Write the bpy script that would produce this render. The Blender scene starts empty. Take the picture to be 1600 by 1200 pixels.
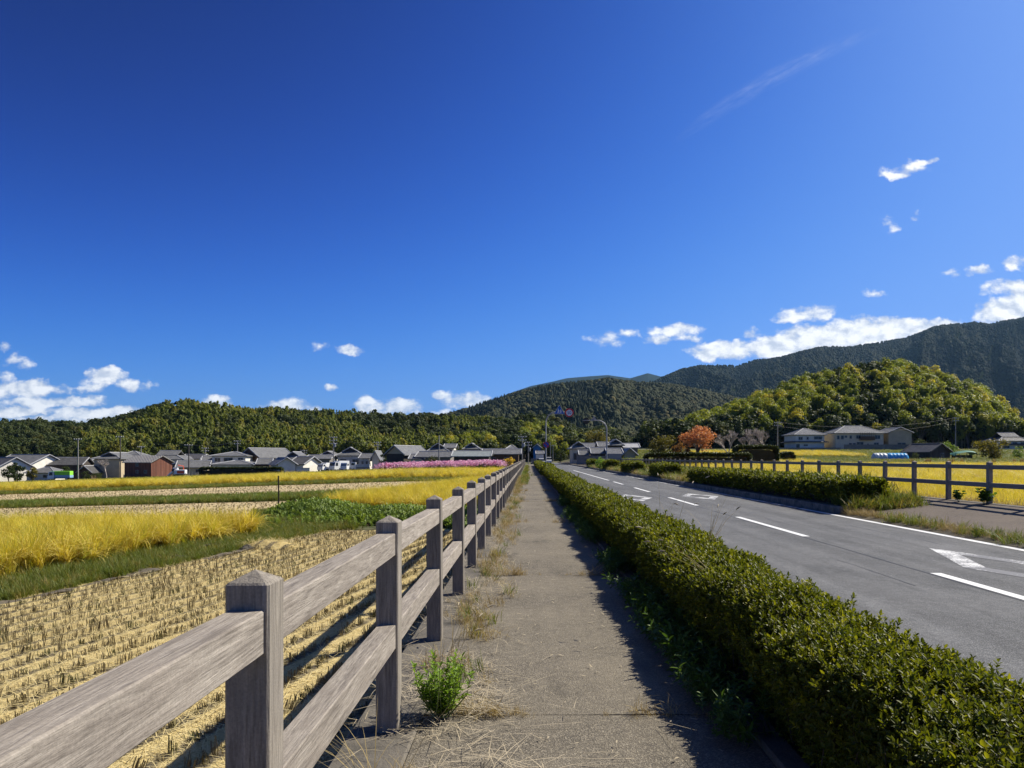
import bpy, math, random
import numpy as np
from mathutils import Vector

SC = bpy.context.scene
COL = SC.collection
RND = random.Random(7)
NPR = np.random.default_rng(11)
PI = math.pi
R = math.radians

# ------------------------------------------------------------------ camera
H, F, CX, CY = 1.425, 1210.0, 826.0, 715.0        # eye height; focal length and principal point in photo pixels (1600 wide)
cam_d = bpy.data.cameras.new("camera")
cam_d.sensor_width = 36.0
cam_d.lens = 36.0 * F / 1600.0
cam_d.shift_x = -(CX - 800.0) / 1600.0
cam_d.shift_y = (CY - 600.0) / 1600.0
cam_d.clip_start = 0.05
cam_d.clip_end = 40000.0
cam = bpy.data.objects.new("camera", cam_d)
COL.objects.link(cam)
cam.location = (0, 0, H)
cam.rotation_euler = (PI / 2, 0, 0)
SC.camera = cam

# ------------------------------------------------------------------ sun, exposure
SUN_AZ, SUN_EL = R(64), R(43)                       # azimuth measured from +Y (view) towards +X
sun_dir = Vector((math.sin(SUN_AZ) * math.cos(SUN_EL), math.cos(SUN_AZ) * math.cos(SUN_EL), math.sin(SUN_EL)))
sl = bpy.data.lights.new("sun", 'SUN')
sl.energy = 5.0
sl.angle = R(0.53)
sl.color = (1.0, 0.93, 0.80)
so = bpy.data.objects.new("sun", sl)
COL.objects.link(so)
so.rotation_euler = sun_dir.to_track_quat('Z', 'Y').to_euler()
SC.view_settings.view_transform = 'Standard'
SC.view_settings.look = 'None'
SC.view_settings.exposure = 0.54
SC.view_settings.gamma = 1.0
SC.view_settings.use_curve_mapping = False
SC.render.engine = 'CYCLES'
SC.cycles.use_denoising = True
SC.cycles.max_bounces = 6
SC.cycles.diffuse_bounces = 3
SC.cycles.glossy_bounces = 2
SC.cycles.transmission_bounces = 3
SC.cycles.transparent_max_bounces = 8
SC.cycles.volume_bounces = 0
SC.cycles.caustics_reflective = False
SC.cycles.caustics_refractive = False

# ------------------------------------------------------------------ world: Nishita sky and small cumulus near the horizon
W = bpy.data.worlds.new("World")
SC.world = W
W.use_nodes = True
W.cycles.sampling_method = 'MANUAL'
W.cycles.sample_map_resolution = 256
wt = W.node_tree
wt.nodes.clear()


class NB:
    """tiny node-building helper"""
    def __init__(self, nt):
        self.nt = nt

    def n(self, typ, **kw):
        nd = self.nt.nodes.new(typ)
        for k, v in kw.items():
            setattr(nd, k, v)
        return nd

    def put(self, sock, v):
        if v is None:
            return
        if isinstance(v, bpy.types.NodeSocket):
            self.nt.links.new(v, sock)
        else:
            sock.default_value = v

    def math(self, op, a, b=None, c=None, clamp=False):
        nd = self.n('ShaderNodeMath', operation=op, use_clamp=clamp)
        self.put(nd.inputs[0], a)
        self.put(nd.inputs[1], b)
        self.put(nd.inputs[2], c)
        return nd.outputs[0]

    def vmath(self, op, a, b=None, out=0):
        nd = self.n('ShaderNodeVectorMath', operation=op)
        self.put(nd.inputs[0], a)
        self.put(nd.inputs[1], b)
        return nd.outputs[out]

    def mix(self, fac, a, b, blend='MIX'):
        nd = self.n('ShaderNodeMix', data_type='RGBA', blend_type=blend)
        self.put(nd.inputs[0], fac)
        self.put(nd.inputs[6], a)
        self.put(nd.inputs[7], b)
        return nd.outputs[2]

    def maprange(self, v, a, b, c, d, smooth=False):
        nd = self.n('ShaderNodeMapRange', interpolation_type='SMOOTHSTEP' if smooth else 'LINEAR')
        for i, x in enumerate((v, a, b, c, d)):
            self.put(nd.inputs[i], x)
        return nd.outputs[0]

    def noise(self, vec, scale, detail=3.0, rough=0.55, dims='3D', out=0):
        nd = self.n('ShaderNodeTexNoise', noise_dimensions=dims)
        self.put(nd.inputs['Vector'], vec)
        nd.inputs['Scale'].default_value = scale
        nd.inputs['Detail'].default_value = detail
        nd.inputs['Roughness'].default_value = rough
        return nd.outputs[out]


w = NB(wt)
sky = w.n('ShaderNodeTexSky', sky_type='NISHITA')
sky.sun_disc = False
sky.sun_elevation = SUN_EL
sky.sun_rotation = SUN_AZ
sky.altitude = 300.0
sky.air_density = 0.6
sky.dust_density = 1.6
sky.ozone_density = 6.0
# a deep, polarised-looking autumn sky: the whole dome gets the same tone curve
sks = w.n('ShaderNodeSeparateColor')
w.put(sks.inputs[0], sky.outputs[0])
skj = w.n('ShaderNodeCombineColor')
for k, (gain, gm, sat) in enumerate(((32.2, 3.31, 5.14), (35.3, 3.32, 2.65), (36.5, 3.60, 1.19))):
    x_ = w.math('MULTIPLY', w.math('POWER', w.math('MULTIPLY', sks.outputs[k], 0.1), gm), gain)
    x_ = w.math('DIVIDE', x_, w.math('MULTIPLY_ADD', x_, sat, 1.0))
    w.put(skj.inputs[k], w.math('MULTIPLY', x_, 8.5))
skc = skj.outputs[0]
tc = w.n('ShaderNodeTexCoord')
sep = w.n('ShaderNodeSeparateXYZ')
w.put(sep.inputs[0], tc.outputs['Generated'])
yy = w.math('MAXIMUM', sep.outputs[1], 0.02)
u = w.math('DIVIDE', sep.outputs[0], yy)
v = w.math('DIVIDE', sep.outputs[2], yy)
cmb = w.n('ShaderNodeCombineXYZ')
w.put(cmb.inputs[0], u)
w.put(cmb.inputs[1], v)
uv = cmb.outputs[0]
# cloud puffs: bearing and height (tangents from the viewer), half width, half height, weight
CL = [(45, 606, 64, 17, 1.4), (75, 629, 74, 11, 1.3), (155, 647, 84, 12, 1.4), (20, 643, 80, 10, 1.3), (165, 588, 40, 16, 1.4), (203, 602, 17, 14, .9),
      (0, 612, 50, 16, .9), (128, 626, 44, 11, .9), (95, 657, 130, 8, .8),
      (145, 603, 26, 12, .8), (30, 566, 24, 13, .45), (4, 538, 12, 9, .5), (233, 604, 14, 10, .4), (12, 588, 20, 10, .55),
      (335, 632, 36, 12, .9), (455, 638, 46, 16, 1.0), (425, 635, 30, 9, .6), (546, 546, 22, 9, .9), (502, 541, 14, 10, .35), (514, 607, 12, 7, .8),
      (605, 637, 58, 18, 1.0), (572, 626, 14, 10, .8), (733, 627, 48, 16, 1.0), (692, 615, 18, 9, .8), (650, 646, 60, 8, .7),
      (950, 530, 30, 13, .42), (982, 522, 20, 9, .5), (1055, 516, 42, 12, .85), (1080, 514, 26, 9, .8), (1030, 532, 24, 9, .6), (1075, 530, 24, 7, .6), (1180, 522, 18, 8, .45),
      (1258, 489, 52, 14, .95), (1232, 497, 22, 8, .7), (1128, 550, 60, 16, 1.4), (1165, 543, 34, 13, .9),
      (1220, 545, 70, 24, 1.6), (1285, 530, 78, 26, 1.7), (1350, 522, 84, 26, 1.7), (1410, 512, 76, 20, 1.6), (1465, 508, 56, 13, 1.3),
      (1420, 264, 40, 8, .8), (1444, 253, 26, 8, .8), (1400, 272, 30, 7, .7), (1390, 350, 14, 10, .4), (1428, 334, 10, 6, .35),
      (1575, 487, 60, 24, 1.6), (1602, 470, 44, 20, 1.5), (1578, 450, 44, 13, .9), (1527, 422, 26, 8, .65), (1590, 412, 28, 12, .8), (1485, 427, 14, 8, .4), (1365, 460, 16, 5, .3),
      (1700, 470, 90, 30, 1.0), (1800, 500, 120, 34, 1.0), (-90, 630, 110, 30, 1.0), (-200, 600, 120, 32, 1.0), (-330, 640, 120, 30, 1.0)]
wob = w.noise(uv, 26.0, 5.0, 0.65, out=1)
wob2 = w.vmath('MULTIPLY', w.vmath('SUBTRACT', wob, (0.5, 0.5, 0.5)), (0.034, 0.026, 0.0))
uvw = w.vmath('ADD', uv, wob2)
best = None
for (cx, cy, rx, ry, wgt) in CL:
    cu, cv = (cx - CX) / F, (CY - cy) / F
    d = w.vmath('SUBTRACT', uvw, (cu, cv, 0.0))
    d = w.vmath('MULTIPLY', d, (F / rx, F / ry, 0.0))
    q = w.vmath('DOT_PRODUCT', d, d, out=1)
    b = w.math('MULTIPLY_ADD', q, -wgt, wgt)
    best = b if best is None else w.math('SMOOTH_MAX', best, b, 0.25)
nz = w.noise(w.vmath('MULTIPLY', uv, (1.0, 1.5, 1.0)), 40.0, 6.0, 0.57)
nz2 = w.noise(w.vmath('MULTIPLY', w.vmath('ADD', uv, (0.006, 0.009, 0.0)), (1.0, 1.5, 1.0)), 40.0, 6.0, 0.57)
best = w.math('MAXIMUM', best, -1.2)
dens = w.math('ADD', best, w.math('MULTIPLY', w.math('SUBTRACT', nz, 0.5), 3.4))
cov = w.maprange(dens, -0.15, 0.95, 0.0, 1.0, True)
cov = w.math('MULTIPLY', cov, w.maprange(sep.outputs[1], 0.05, 0.2, 0.0, 1.0))
# faint high streak of cirrus
cu, cv = (1210 - CX) / F, (CY - 120) / F
ps = w.vmath('SUBTRACT', uv, (cu, cv, 0.0))
ss = w.n('ShaderNodeVectorRotate', rotation_type='Z_AXIS')
w.put(ss.inputs['Vector'], ps)
ss.inputs['Angle'].default_value = -0.50
bend = w.n('ShaderNodeSeparateXYZ')
w.put(bend.inputs[0], ss.outputs[0])
bx_ = w.math('MULTIPLY', bend.outputs[0], 6.4)
by_ = w.math('SUBTRACT', bend.outputs[1], w.math('MULTIPLY', w.math('MULTIPLY', bend.outputs[0], bend.outputs[0]), -0.5))
by_ = w.math('MULTIPLY', by_, 75.0)
cir = w.math('SUBTRACT', 1.0, w.math('ADD', w.math('MULTIPLY', bx_, bx_), w.math('MULTIPLY', by_, by_)))
cir = w.math('MAXIMUM', cir, 0.0)
cir = w.math('MULTIPLY', cir, w.maprange(w.noise(w.vmath('MULTIPLY', ss.outputs[0], (6.0, 40.0, 1.0)), 4.0, 4.0, 0.6), 0.35, 0.75, 0.0, 0.16))
shade = w.math('ADD', w.maprange(dens, 0.0, 1.5, 0.05, 0.8), w.math('MULTIPLY', w.math('SUBTRACT', nz, nz2), 3.0), clamp=True)  # cloud light and shade painted in, from density and offset noise
ccol = w.mix(shade, (4.3, 4.8, 5.7, 1.0), (7.7, 7.8, 7.9, 1.0))
fac = w.math('MAXIMUM', w.math('MULTIPLY', cov, 0.97), cir)
fin = w.mix(fac, skc, ccol)
bg = w.n('ShaderNodeBackground')
w.put(bg.inputs[0], fin)
bg.inputs[1].default_value = 0.10
wo = w.n('ShaderNodeOutputWorld')
wt.links.new(bg.outputs[0], wo.inputs[0])

# ------------------------------------------------------------------ helpers
def gx(px, Y):
    return (px - CX) * Y / F


def gz(py, Y):
    return H - (py - CY) * Y / F


def sstep(a, b, x):
    t = np.clip((np.asarray(x, float) - a) / (b - a), 0, 1)
    return t * t * (3 - 2 * t)


def terrain(X, Y):
    X = np.asarray(X, float)
    Y = np.asarray(Y, float)
    zl = -0.5 - 0.034 * np.clip(-X - 10, 0, 150)
    zr = np.interp(Y, [0, 60, 110, 155, 235, 300], [-0.3, -0.3, 0.25, 1.05, 3.8, 6.0])
    wr = sstep(12.0, 20.0, X)
    z = zl * (1 - wr) + zr * wr
    return z + (1 - wr) * sstep(240, 300, Y) * 1.6


_perm = NPR.permutation(512)
_val = NPR.random(512)


def vnoise(x, y, seed=0):
    x = np.asarray(x, float) + seed * 17.13
    y = np.asarray(y, float) + seed * 9.71
    xi = np.floor(x).astype(int)
    yi = np.floor(y).astype(int)
    fx, fy = x - xi, y - yi
    fx = fx * fx * (3 - 2 * fx)
    fy = fy * fy * (3 - 2 * fy)
    h = lambda a, b: _val[(_perm[a & 511] + b) & 511]
    return (h(xi, yi) * (1 - fx) + h(xi + 1, yi) * fx) * (1 - fy) + (h(xi, yi + 1) * (1 - fx) + h(xi + 1, yi + 1) * fx) * fy


def fbm(x, y, seed=0, oct=4):
    s, a, t = 0.0, 1.0, 0.0
    for i in range(oct):
        s = s + a * vnoise(np.asarray(x) * 2 ** i, np.asarray(y) * 2 ** i, seed + i)
        t += a
        a *= 0.5
    return s / t


class MB:
    """collects polygons and links them as ONE mesh object"""
    def __init__(self):
        self.v, self.f, self.m = [], [], []

    def poly(self, pts, m=0):
        i = len(self.v)
        self.v.extend([tuple(p) for p in pts])
        self.f.append(tuple(range(i, i + len(pts))))
        self.m.append(m)

    def mesh(self, pts, faces, m=0):
        i = len(self.v)
        self.v.extend([tuple(p) for p in pts])
        for f in faces:
            self.f.append(tuple(i + k for k in f))
            self.m.append(m)

    def box(self, x0, x1, y0, y1, z0, z1, m=0):
        p = [(x0, y0, z0), (x1, y0, z0), (x1, y1, z0), (x0, y1, z0), (x0, y0, z1), (x1, y0, z1), (x1, y1, z1), (x0, y1, z1)]
        self.mesh(p, [(3, 2, 1, 0), (4, 5, 6, 7), (0, 1, 5, 4), (1, 2, 6, 5), (2, 3, 7, 6), (3, 0, 4, 7)], m)

    def bbox(self, x0, x1, y0, y1, z0, z1, c=0.01, m=0):
        """box with chamfered vertical and top edges"""
        def ring(o, z):
            a, b, e, g = x0 + o, x1 - o, y0 + o, y1 - o
            return [(a + c, e, z), (b - c, e, z), (b, e + c, z), (b, g - c, z), (b - c, g, z), (a + c, g, z), (a, g - c, z), (a, e + c, z)]
        p = ring(0, z0) + ring(0, z1 - c) + ring(c, z1)
        f = [tuple(range(7, -1, -1)), tuple(range(16, 24))]
        for k in range(8):
            n = (k + 1) % 8
            f += [(k, n, 8 + n, 8 + k), (8 + k, 8 + n, 16 + n, 16 + k)]
        self.mesh(p, f, m)

    def tube(self, pts, r, n=8, m=0, cap=True):
        pts = [Vector(p) for p in pts]
        rs = r if isinstance(r, (list, tuple)) else [r] * len(pts)
        vs, fs = [], []
        up = None
        for k, p in enumerate(pts):
            d = (pts[min(k + 1, len(pts) - 1)] - pts[max(k - 1, 0)]).normalized()
            if up is None:
                up = Vector((0, 0, 1)) if abs(d.z) < 0.9 else Vector((1, 0, 0))
            s = d.cross(up).normalized()
            up = s.cross(d).normalized()
            for j in range(n):
                a = 2 * PI * j / n
                vs.append(p + (s * math.cos(a) + up * math.sin(a)) * rs[k])
        for k in range(len(pts) - 1):
            for j in range(n):
                q = (j + 1) % n
                fs.append((k * n + q, k * n + j, (k + 1) * n + j, (k + 1) * n + q))
        if cap:
            fs.append(tuple(range(n)))
            fs.append(tuple((len(pts) - 1) * n + j for j in range(n - 1, -1, -1)))
        self.mesh(vs, fs, m)

    def prism(self, prof, y0, y1, m=0, axis='y'):
        """profile of (a, z) pairs, counter-clockwise seen from -axis, extruded along the axis"""
        n = len(prof)
        P = (lambda a, z, t: (a, t, z)) if axis == 'y' else (lambda a, z, t: (t, -a, z))
        p = [P(a, z, y0) for a, z in prof] + [P(a, z, y1) for a, z in prof]
        f = [tuple(range(n)), tuple(range(2 * n - 1, n - 1, -1))]
        for k in range(n):
            q = (k + 1) % n
            f.append((q, k, n + k, n + q))
        self.mesh(p, f, m)

    def disc(self, c, r, y0, y1, n=24, m=0):
        self.prism([(c[0] + r * math.cos(2 * PI * k / n), c[1] + r * math.sin(2 * PI * k / n)) for k in range(n)], y0, y1, m)

    def grid(self, P, m=0):
        """P: array (a,b,3)"""
        a, b = P.shape[:2]
        i = len(self.v)
        self.v.extend(map(tuple, P.reshape(-1, 3)))
        for r in range(a - 1):
            for c in range(b - 1):
                self.f.append((i + r * b + c, i + r * b + c + 1, i + (r + 1) * b + c + 1, i + (r + 1) * b + c))
                self.m.append(m)

    def data(self, name, mats, smooth=False):
        me = bpy.data.meshes.new(name)
        me.from_pydata(self.v, [], self.f)
        for mt in (mats if isinstance(mats, (list, tuple)) else [mats]):
            me.materials.append(mt)
        me.polygons.foreach_set('material_index', self.m)
        if smooth:
            me.polygons.foreach_set('use_smooth', [True] * len(self.f))
        me.update()
        return me

    def build(self, name, mats, parent=None, smooth=False, **tags):
        return link(name, self.data(name, mats, smooth), parent, **tags)


def link(name, data, parent=None, loc=None, rz=None, **tags):
    o = bpy.data.objects.new(name, data)
    COL.objects.link(o)
    if parent is not None:
        o.parent = parent
    if loc is not None:
        o.location = loc
    if rz is not None:
        o.rotation_euler = (0, 0, rz)
    for k, x in tags.items():
        if x is not None:
            o[k] = x
    return o


def thing(name, label, category, loc=(0, 0, 0), rz=0.0, group=None):
    return link(name, None, None, loc, rz, label=label, category=category, group=group)


def copy_tree(o, parent=None):
    c = o.copy()
    COL.objects.link(c)
    c.parent = parent
    for ch in list(o.children):
        copy_tree(ch, c)
    return c


def np_mesh(name, V, Fq, mats, smooth=False, mi=None):
    """V (n,3), Fq (m,k) all faces with k corners"""
    me = bpy.data.meshes.new(name)
    V = np.asarray(V, np.float32)
    Fq = np.asarray(Fq, np.int32)
    me.vertices.add(len(V))
    me.vertices.foreach_set('co', V.ravel())
    m, k = Fq.shape
    me.loops.add(m * k)
    me.loops.foreach_set('vertex_index', Fq.ravel())
    me.polygons.add(m)
    me.polygons.foreach_set('loop_start', np.arange(0, m * k, k, dtype=np.int32))
    for mt in (mats if isinstance(mats, (list, tuple)) else [mats]):
        me.materials.append(mt)
    if mi is not None:
        me.polygons.foreach_set('material_index', np.asarray(mi, np.int32))
    if smooth:
        me.polygons.foreach_set('use_smooth', np.ones(m, dtype=bool))
    me.update(calc_edges=True)
    me.validate()
    return me


# ---- scattering of uncountable stuff with geometry nodes
def proto_collection(name, meshes):
    c = bpy.data.collections.new(name)
    for i, me in enumerate(meshes):
        c.objects.link(bpy.data.objects.new("%s_%02d" % (name, i), me))
    return c


def scatter(name, P, rot, scl, kind, coll, parent=None, **tags):
    P = np.asarray(P, np.float32)
    n = len(P)
    me = bpy.data.meshes.new(name)
    me.vertices.add(n)
    me.vertices.foreach_set('co', P.ravel())
    rot = np.asarray(rot, np.float32)
    if rot.ndim == 1:
        rot = np.stack([np.zeros(n), np.zeros(n), rot], 1).astype(np.float32)
    scl = np.asarray(scl, np.float32)
    if scl.ndim == 1:
        scl = np.repeat(scl[:, None], 3, 1)
    a = me.attributes.new('rot', 'FLOAT_VECTOR', 'POINT')
    a.data.foreach_set('vector', np.ascontiguousarray(rot, np.float32).ravel())
    a = me.attributes.new('scl', 'FLOAT_VECTOR', 'POINT')
    a.data.foreach_set('vector', np.ascontiguousarray(scl, np.float32).ravel())
    a = me.attributes.new('kindex', 'INT', 'POINT')
    a.data.foreach_set('value', np.asarray(kind, np.int32))
    o = link(name, me, parent, kind='stuff', **tags)
    ng = bpy.data.node_groups.new(name, 'GeometryNodeTree')
    ng.interface.new_socket('Geometry', in_out='INPUT', socket_type='NodeSocketGeometry')
    ng.interface.new_socket('Geometry', in_out='OUTPUT', socket_type='NodeSocketGeometry')
    N = ng.nodes
    gi, go = N.new('NodeGroupInput'), N.new('NodeGroupOutput')
    ip = N.new('GeometryNodeInstanceOnPoints')
    ci = N.new('GeometryNodeCollectionInfo')
    ci.inputs['Collection'].default_value = coll
    ci.inputs['Separate Children'].default_value = True
    ci.inputs['Reset Children'].default_value = True
    ip.inputs['Pick Instance'].default_value = True

    def attr(nm, typ):
        q = N.new('GeometryNodeInputNamedAttribute')
        q.data_type = typ
        q.inputs['Name'].default_value = nm
        return [s for s in q.outputs if s.enabled and s.name == 'Attribute'][0]
    L = ng.links.new
    L(gi.outputs[0], ip.inputs['Points'])
    L(ci.outputs[0], ip.inputs['Instance'])
    L(attr('kindex', 'INT'), ip.inputs['Instance Index'])
    e2r = N.new('FunctionNodeEulerToRotation')
    L(attr('rot', 'FLOAT_VECTOR'), e2r.inputs[0])
    L(e2r.outputs[0], ip.inputs['Rotation'])
    L(attr('scl', 'FLOAT_VECTOR'), ip.inputs['Scale'])
    L(ip.outputs[0], go.inputs[0])
    md = o.modifiers.new('scatter', 'NODES')
    md.node_group = ng
    return o


# ------------------------------------------------------------------ materials
def mat(name, col, rough=0.8, col2=None, scale=4.0, detail=4.0, bump=0.0, bscale=None, spec=0.3, rnd=0.0, stretch=(1, 1, 1), lo=0.35, hi=0.65,
        col3=None, scale3=1.0, lo3=0.5, hi3=0.65, coords='Object', metal=0.0, fine=0.0):
    m = bpy.data.materials.new(name)
    m.use_nodes = True
    nt = m.node_tree
    b = NB(nt)
    pr = nt.nodes['Principled BSDF']
    pr.inputs['Roughness'].default_value = rough
    pr.inputs['Specular IOR Level'].default_value = spec
    pr.inputs['Metallic'].default_value = metal
    t = b.n('ShaderNodeTexCoord')
    oi = b.n('ShaderNodeObjectInfo')
    off = b.n('ShaderNodeCombineXYZ')
    for k in range(3):
        b.put(off.inputs[k], b.math('MULTIPLY', oi.outputs['Random'], 37.0 + 11 * k))
    vec = b.vmath('MULTIPLY', b.vmath('ADD', t.outputs[coords], off.outputs[0]), stretch)
    c = col + (1.0,)
    if col2 is not None:
        nzz = b.noise(vec, scale, detail, 0.6)
        c = b.mix(b.maprange(nzz, lo, hi, 0, 1), c, col2 + (1.0,))
    if col3 is not None:
        n3 = b.noise(vec, scale3, 4.0, 0.6)
        c = b.mix(b.maprange(n3, lo3, hi3, 0, 1), c, col3 + (1.0,))
    if fine:
        nf = b.noise(vec, 300.0 if coords == 'Object' else 100.0, 2.0, 0.7)
        c = b.mix(1.0, c, b.maprange(nf, 0.3, 0.7, 1 - fine, 1 + fine), 'MULTIPLY')
    if rnd:
        c = b.mix(1.0, c, b.maprange(oi.outputs['Random'], 0, 1, 1 - rnd, 1 + rnd), 'MULTIPLY')
    b.put(pr.inputs['Base Color'], c)
    if bump:
        bp = b.n('ShaderNodeBump')
        bp.inputs['Strength'].default_value = bump
        bp.inputs['Distance'].default_value = 0.02
        b.put(bp.inputs['Height'], b.noise(vec, bscale or scale * 3, 4.0, 0.65))
        nt.links.new(bp.outputs[0], pr.inputs['Normal'])
    return m


def leafmat(name, ca, cb, rough=0.5, transl=0.35, spec=0.3, cc=None, tcol=None, big=None):
    """leaf: colour varies from copy to copy, light passes through"""
    m = bpy.data.materials.new(name)
    m.use_nodes = True
    nt = m.node_tree
    b = NB(nt)
    pr = nt.nodes['Principled BSDF']
    out = nt.nodes['Material Output']
    pr.inputs['Roughness'].default_value = rough
    pr.inputs['Specular IOR Level'].default_value = spec
    oi = b.n('ShaderNodeObjectInfo')
    gi = b.n('ShaderNodeNewGeometry')
    rr = b.math('FRACT', b.math('MULTIPLY', oi.outputs['Random'], 7.31))
    f = b.math('ADD', b.math('MULTIPLY', oi.outputs['Random'], 0.65), b.math('MULTIPLY', gi.outputs['Random Per Island'], 0.35))
    c = b.mix(f, ca + (1,), cb + (1,))
    if cc is not None:
        c = b.mix(b.maprange(rr, 0.72, 0.95, 0, 1), c, cc + (1,))
    if big is not None:          # patches of another kind across the whole stand
        n = b.noise(gi.outputs['Position'], big[1], 3.0, 0.6)
        c = b.mix(b.maprange(n, 0.45, 0.62, 0, 1), c, big[0] + (1,))
    b.put(pr.inputs['Base Color'], c)
    tr = b.n('ShaderNodeBsdfTranslucent')
    tc_ = b.mix(1.0, c, (tcol or (1.3, 1.25, 0.6)) + (1,), 'MULTIPLY')
    b.put(tr.inputs[0], tc_)
    ms = b.n('ShaderNodeMixShader')
    ms.inputs[0].default_value = transl
    nt.links.new(pr.outputs[0], ms.inputs[1])
    nt.links.new(tr.outputs[0], ms.inputs[2])
    nt.links.new(ms.outputs[0], out.inputs[0])
    return m


def grainmat(name, axis, ca, cb, cc):
    """weathered timber-look concrete: grain along one axis"""
    m = bpy.data.materials.new(name)
    m.use_nodes = True
    nt = m.node_tree
    b = NB(nt)
    pr = nt.nodes['Principled BSDF']
    pr.inputs['Roughness'].default_value = 0.82
    pr.inputs['Specular IOR Level'].default_value = 0.25
    t = b.n('ShaderNodeTexCoord')
    oi = b.n('ShaderNodeObjectInfo')
    off = b.n('ShaderNodeCombineXYZ')
    for k in range(3):
        b.put(off.inputs[k], b.math('MULTIPLY', oi.outputs['Random'], 31.0 + 13 * k))
    v0 = b.vmath('ADD', t.outputs['Object'], off.outputs[0])
    st = [1.0, 1.0, 1.0]
    st[axis] = 0.07
    vec = b.vmath('MULTIPLY', v0, tuple(st))
    warp = b.vmath('MULTIPLY', b.vmath('SUBTRACT', b.noise(vec, 9.0, 2.0, 0.5, out=1), (0.5, 0.5, 0.5)), (0.05, 0.05, 0.05))
    vec = b.vmath('ADD', vec, warp)
    g1 = b.noise(vec, 120.0, 4.0, 0.65)
    g2 = b.noise(vec, 34.0, 2.0, 0.5)
    g = b.math('ADD', b.math('MULTIPLY', g1, 0.6), b.math('MULTIPLY', g2, 0.4))
    c = b.mix(b.maprange(g, 0.36, 0.62, 0, 1), ca + (1,), cb + (1,))
    blot = b.noise(v0, 5.0, 4.0, 0.6)
    c = b.mix(b.maprange(blot, 0.42, 0.68, 0, 0.75), c, cc + (1,))
    speck = b.noise(v0, 160.0, 2.0, 0.6)
    c = b.mix(1.0, c, b.maprange(speck, 0.3, 0.7, 0.86, 1.12), 'MULTIPLY')
    c = b.mix(1.0, c, b.maprange(oi.outputs['Random'], 0, 1, 0.88, 1.1), 'MULTIPLY')
    b.put(pr.inputs['Base Color'], c)
    bp = b.n('ShaderNodeBump')
    bp.inputs['Strength'].default_value = 0.8
    bp.inputs['Distance'].default_value = 0.007
    b.put(bp.inputs['Height'], g)
    nt.links.new(bp.outputs[0], pr.inputs['Normal'])
    return m


def asphalt(name, base, speckc, warm, patchc, sscale=170.0, rough=0.85, streak=False):
    m = bpy.data.materials.new(name)
    m.use_nodes = True
    nt = m.node_tree
    b = NB(nt)
    pr = nt.nodes['Principled BSDF']
    pr.inputs['Roughness'].default_value = rough
    pr.inputs['Specular IOR Level'].default_value = 0.3
    t = b.n('ShaderNodeTexCoord')
    p = t.outputs['Object']
    vo = b.n('ShaderNodeTexVoronoi')
    vo.inputs['Scale'].default_value = sscale
    b.put(vo.inputs['Vector'], p)
    sp = b.n('ShaderNodeSeparateColor')
    b.put(sp.inputs[0], vo.outputs['Color'])
    c = b.mix(b.maprange(sp.outputs[0], 0.55, 1.0, 0, 1), base + (1,), speckc + (1,))
    big = b.noise(p, 0.55, 5.0, 0.62)
    c = b.mix(b.maprange(big, 0.40, 0.66, 0, 1), c, b.mix(b.maprange(sp.outputs[1], 0.4, 1.0, 0, 1), warm + (1,), speckc + (1,)))
    pv = b.vmath('MULTIPLY', p, (1.0, 0.35, 1.0))
    pat = b.noise(pv, 1.7, 5.0, 0.65)
    c = b.mix(b.maprange(pat, 0.56, 0.72, 0, 0.7), c, patchc + (1,))
    mid = b.noise(p, 9.0, 4.0, 0.65)
    c = b.mix(1.0, c, b.maprange(mid, 0.25, 0.75, 0.82, 1.18), 'MULTIPLY')
    if streak:                     # tyre tracks and oil drip lines along the lanes
        st = b.noise(b.vmath('MULTIPLY', p, (1.0, 0.03, 1.0)), 2.2, 4.0, 0.6)
        c = b.mix(1.0, c, b.maprange(st, 0.3, 0.7, 0.78, 1.2), 'MULTIPLY')
    b.put(pr.inputs['Base Color'], c)
    bp = b.n('ShaderNodeBump')
    bp.inputs['Strength'].default_value = 0.6
    bp.inputs['Distance'].default_value = 0.006
    b.put(bp.inputs['Height'], b.math('ADD', vo.outputs['Distance'], b.math('MULTIPLY', mid, 1.5)))
    nt.links.new(bp.outputs[0], pr.inputs['Normal'])
    return m


def paintmat(name, wear):
    """white road paint, worn through in places"""
    m = bpy.data.materials.new(name)
    m.use_nodes = True
    nt = m.node_tree
    b = NB(nt)
    pr = nt.nodes['Principled BSDF']
    pr.inputs['Roughness'].default_value = 0.7
    t = b.n('ShaderNodeTexCoord')
    n1 = b.noise(t.outputs['Object'], 1.6, 5.0, 0.7)
    n2 = b.noise(b.vmath('MULTIPLY', t.outputs['Object'], (1, 0.35, 1)), 42.0, 3.0, 0.7)
    n = b.math('ADD', b.math('MULTIPLY', n1, 0.6), b.math('MULTIPLY', n2, 0.4))
    f = b.maprange(n, wear - 0.05, wear + 0.05, 0, 1)
    dirt = b.noise(t.outputs['Object'], 25.0, 3.0, 0.7)
    wc = b.mix(1.0, (0.74, 0.74, 0.72, 1), b.maprange(dirt, 0.3, 0.7, 0.86, 1.05), 'MULTIPLY')
    b.put(pr.inputs['Base Color'], b.mix(f, wc, (0.13, 0.13, 0.135, 1)))
    return m


M = {}

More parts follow.
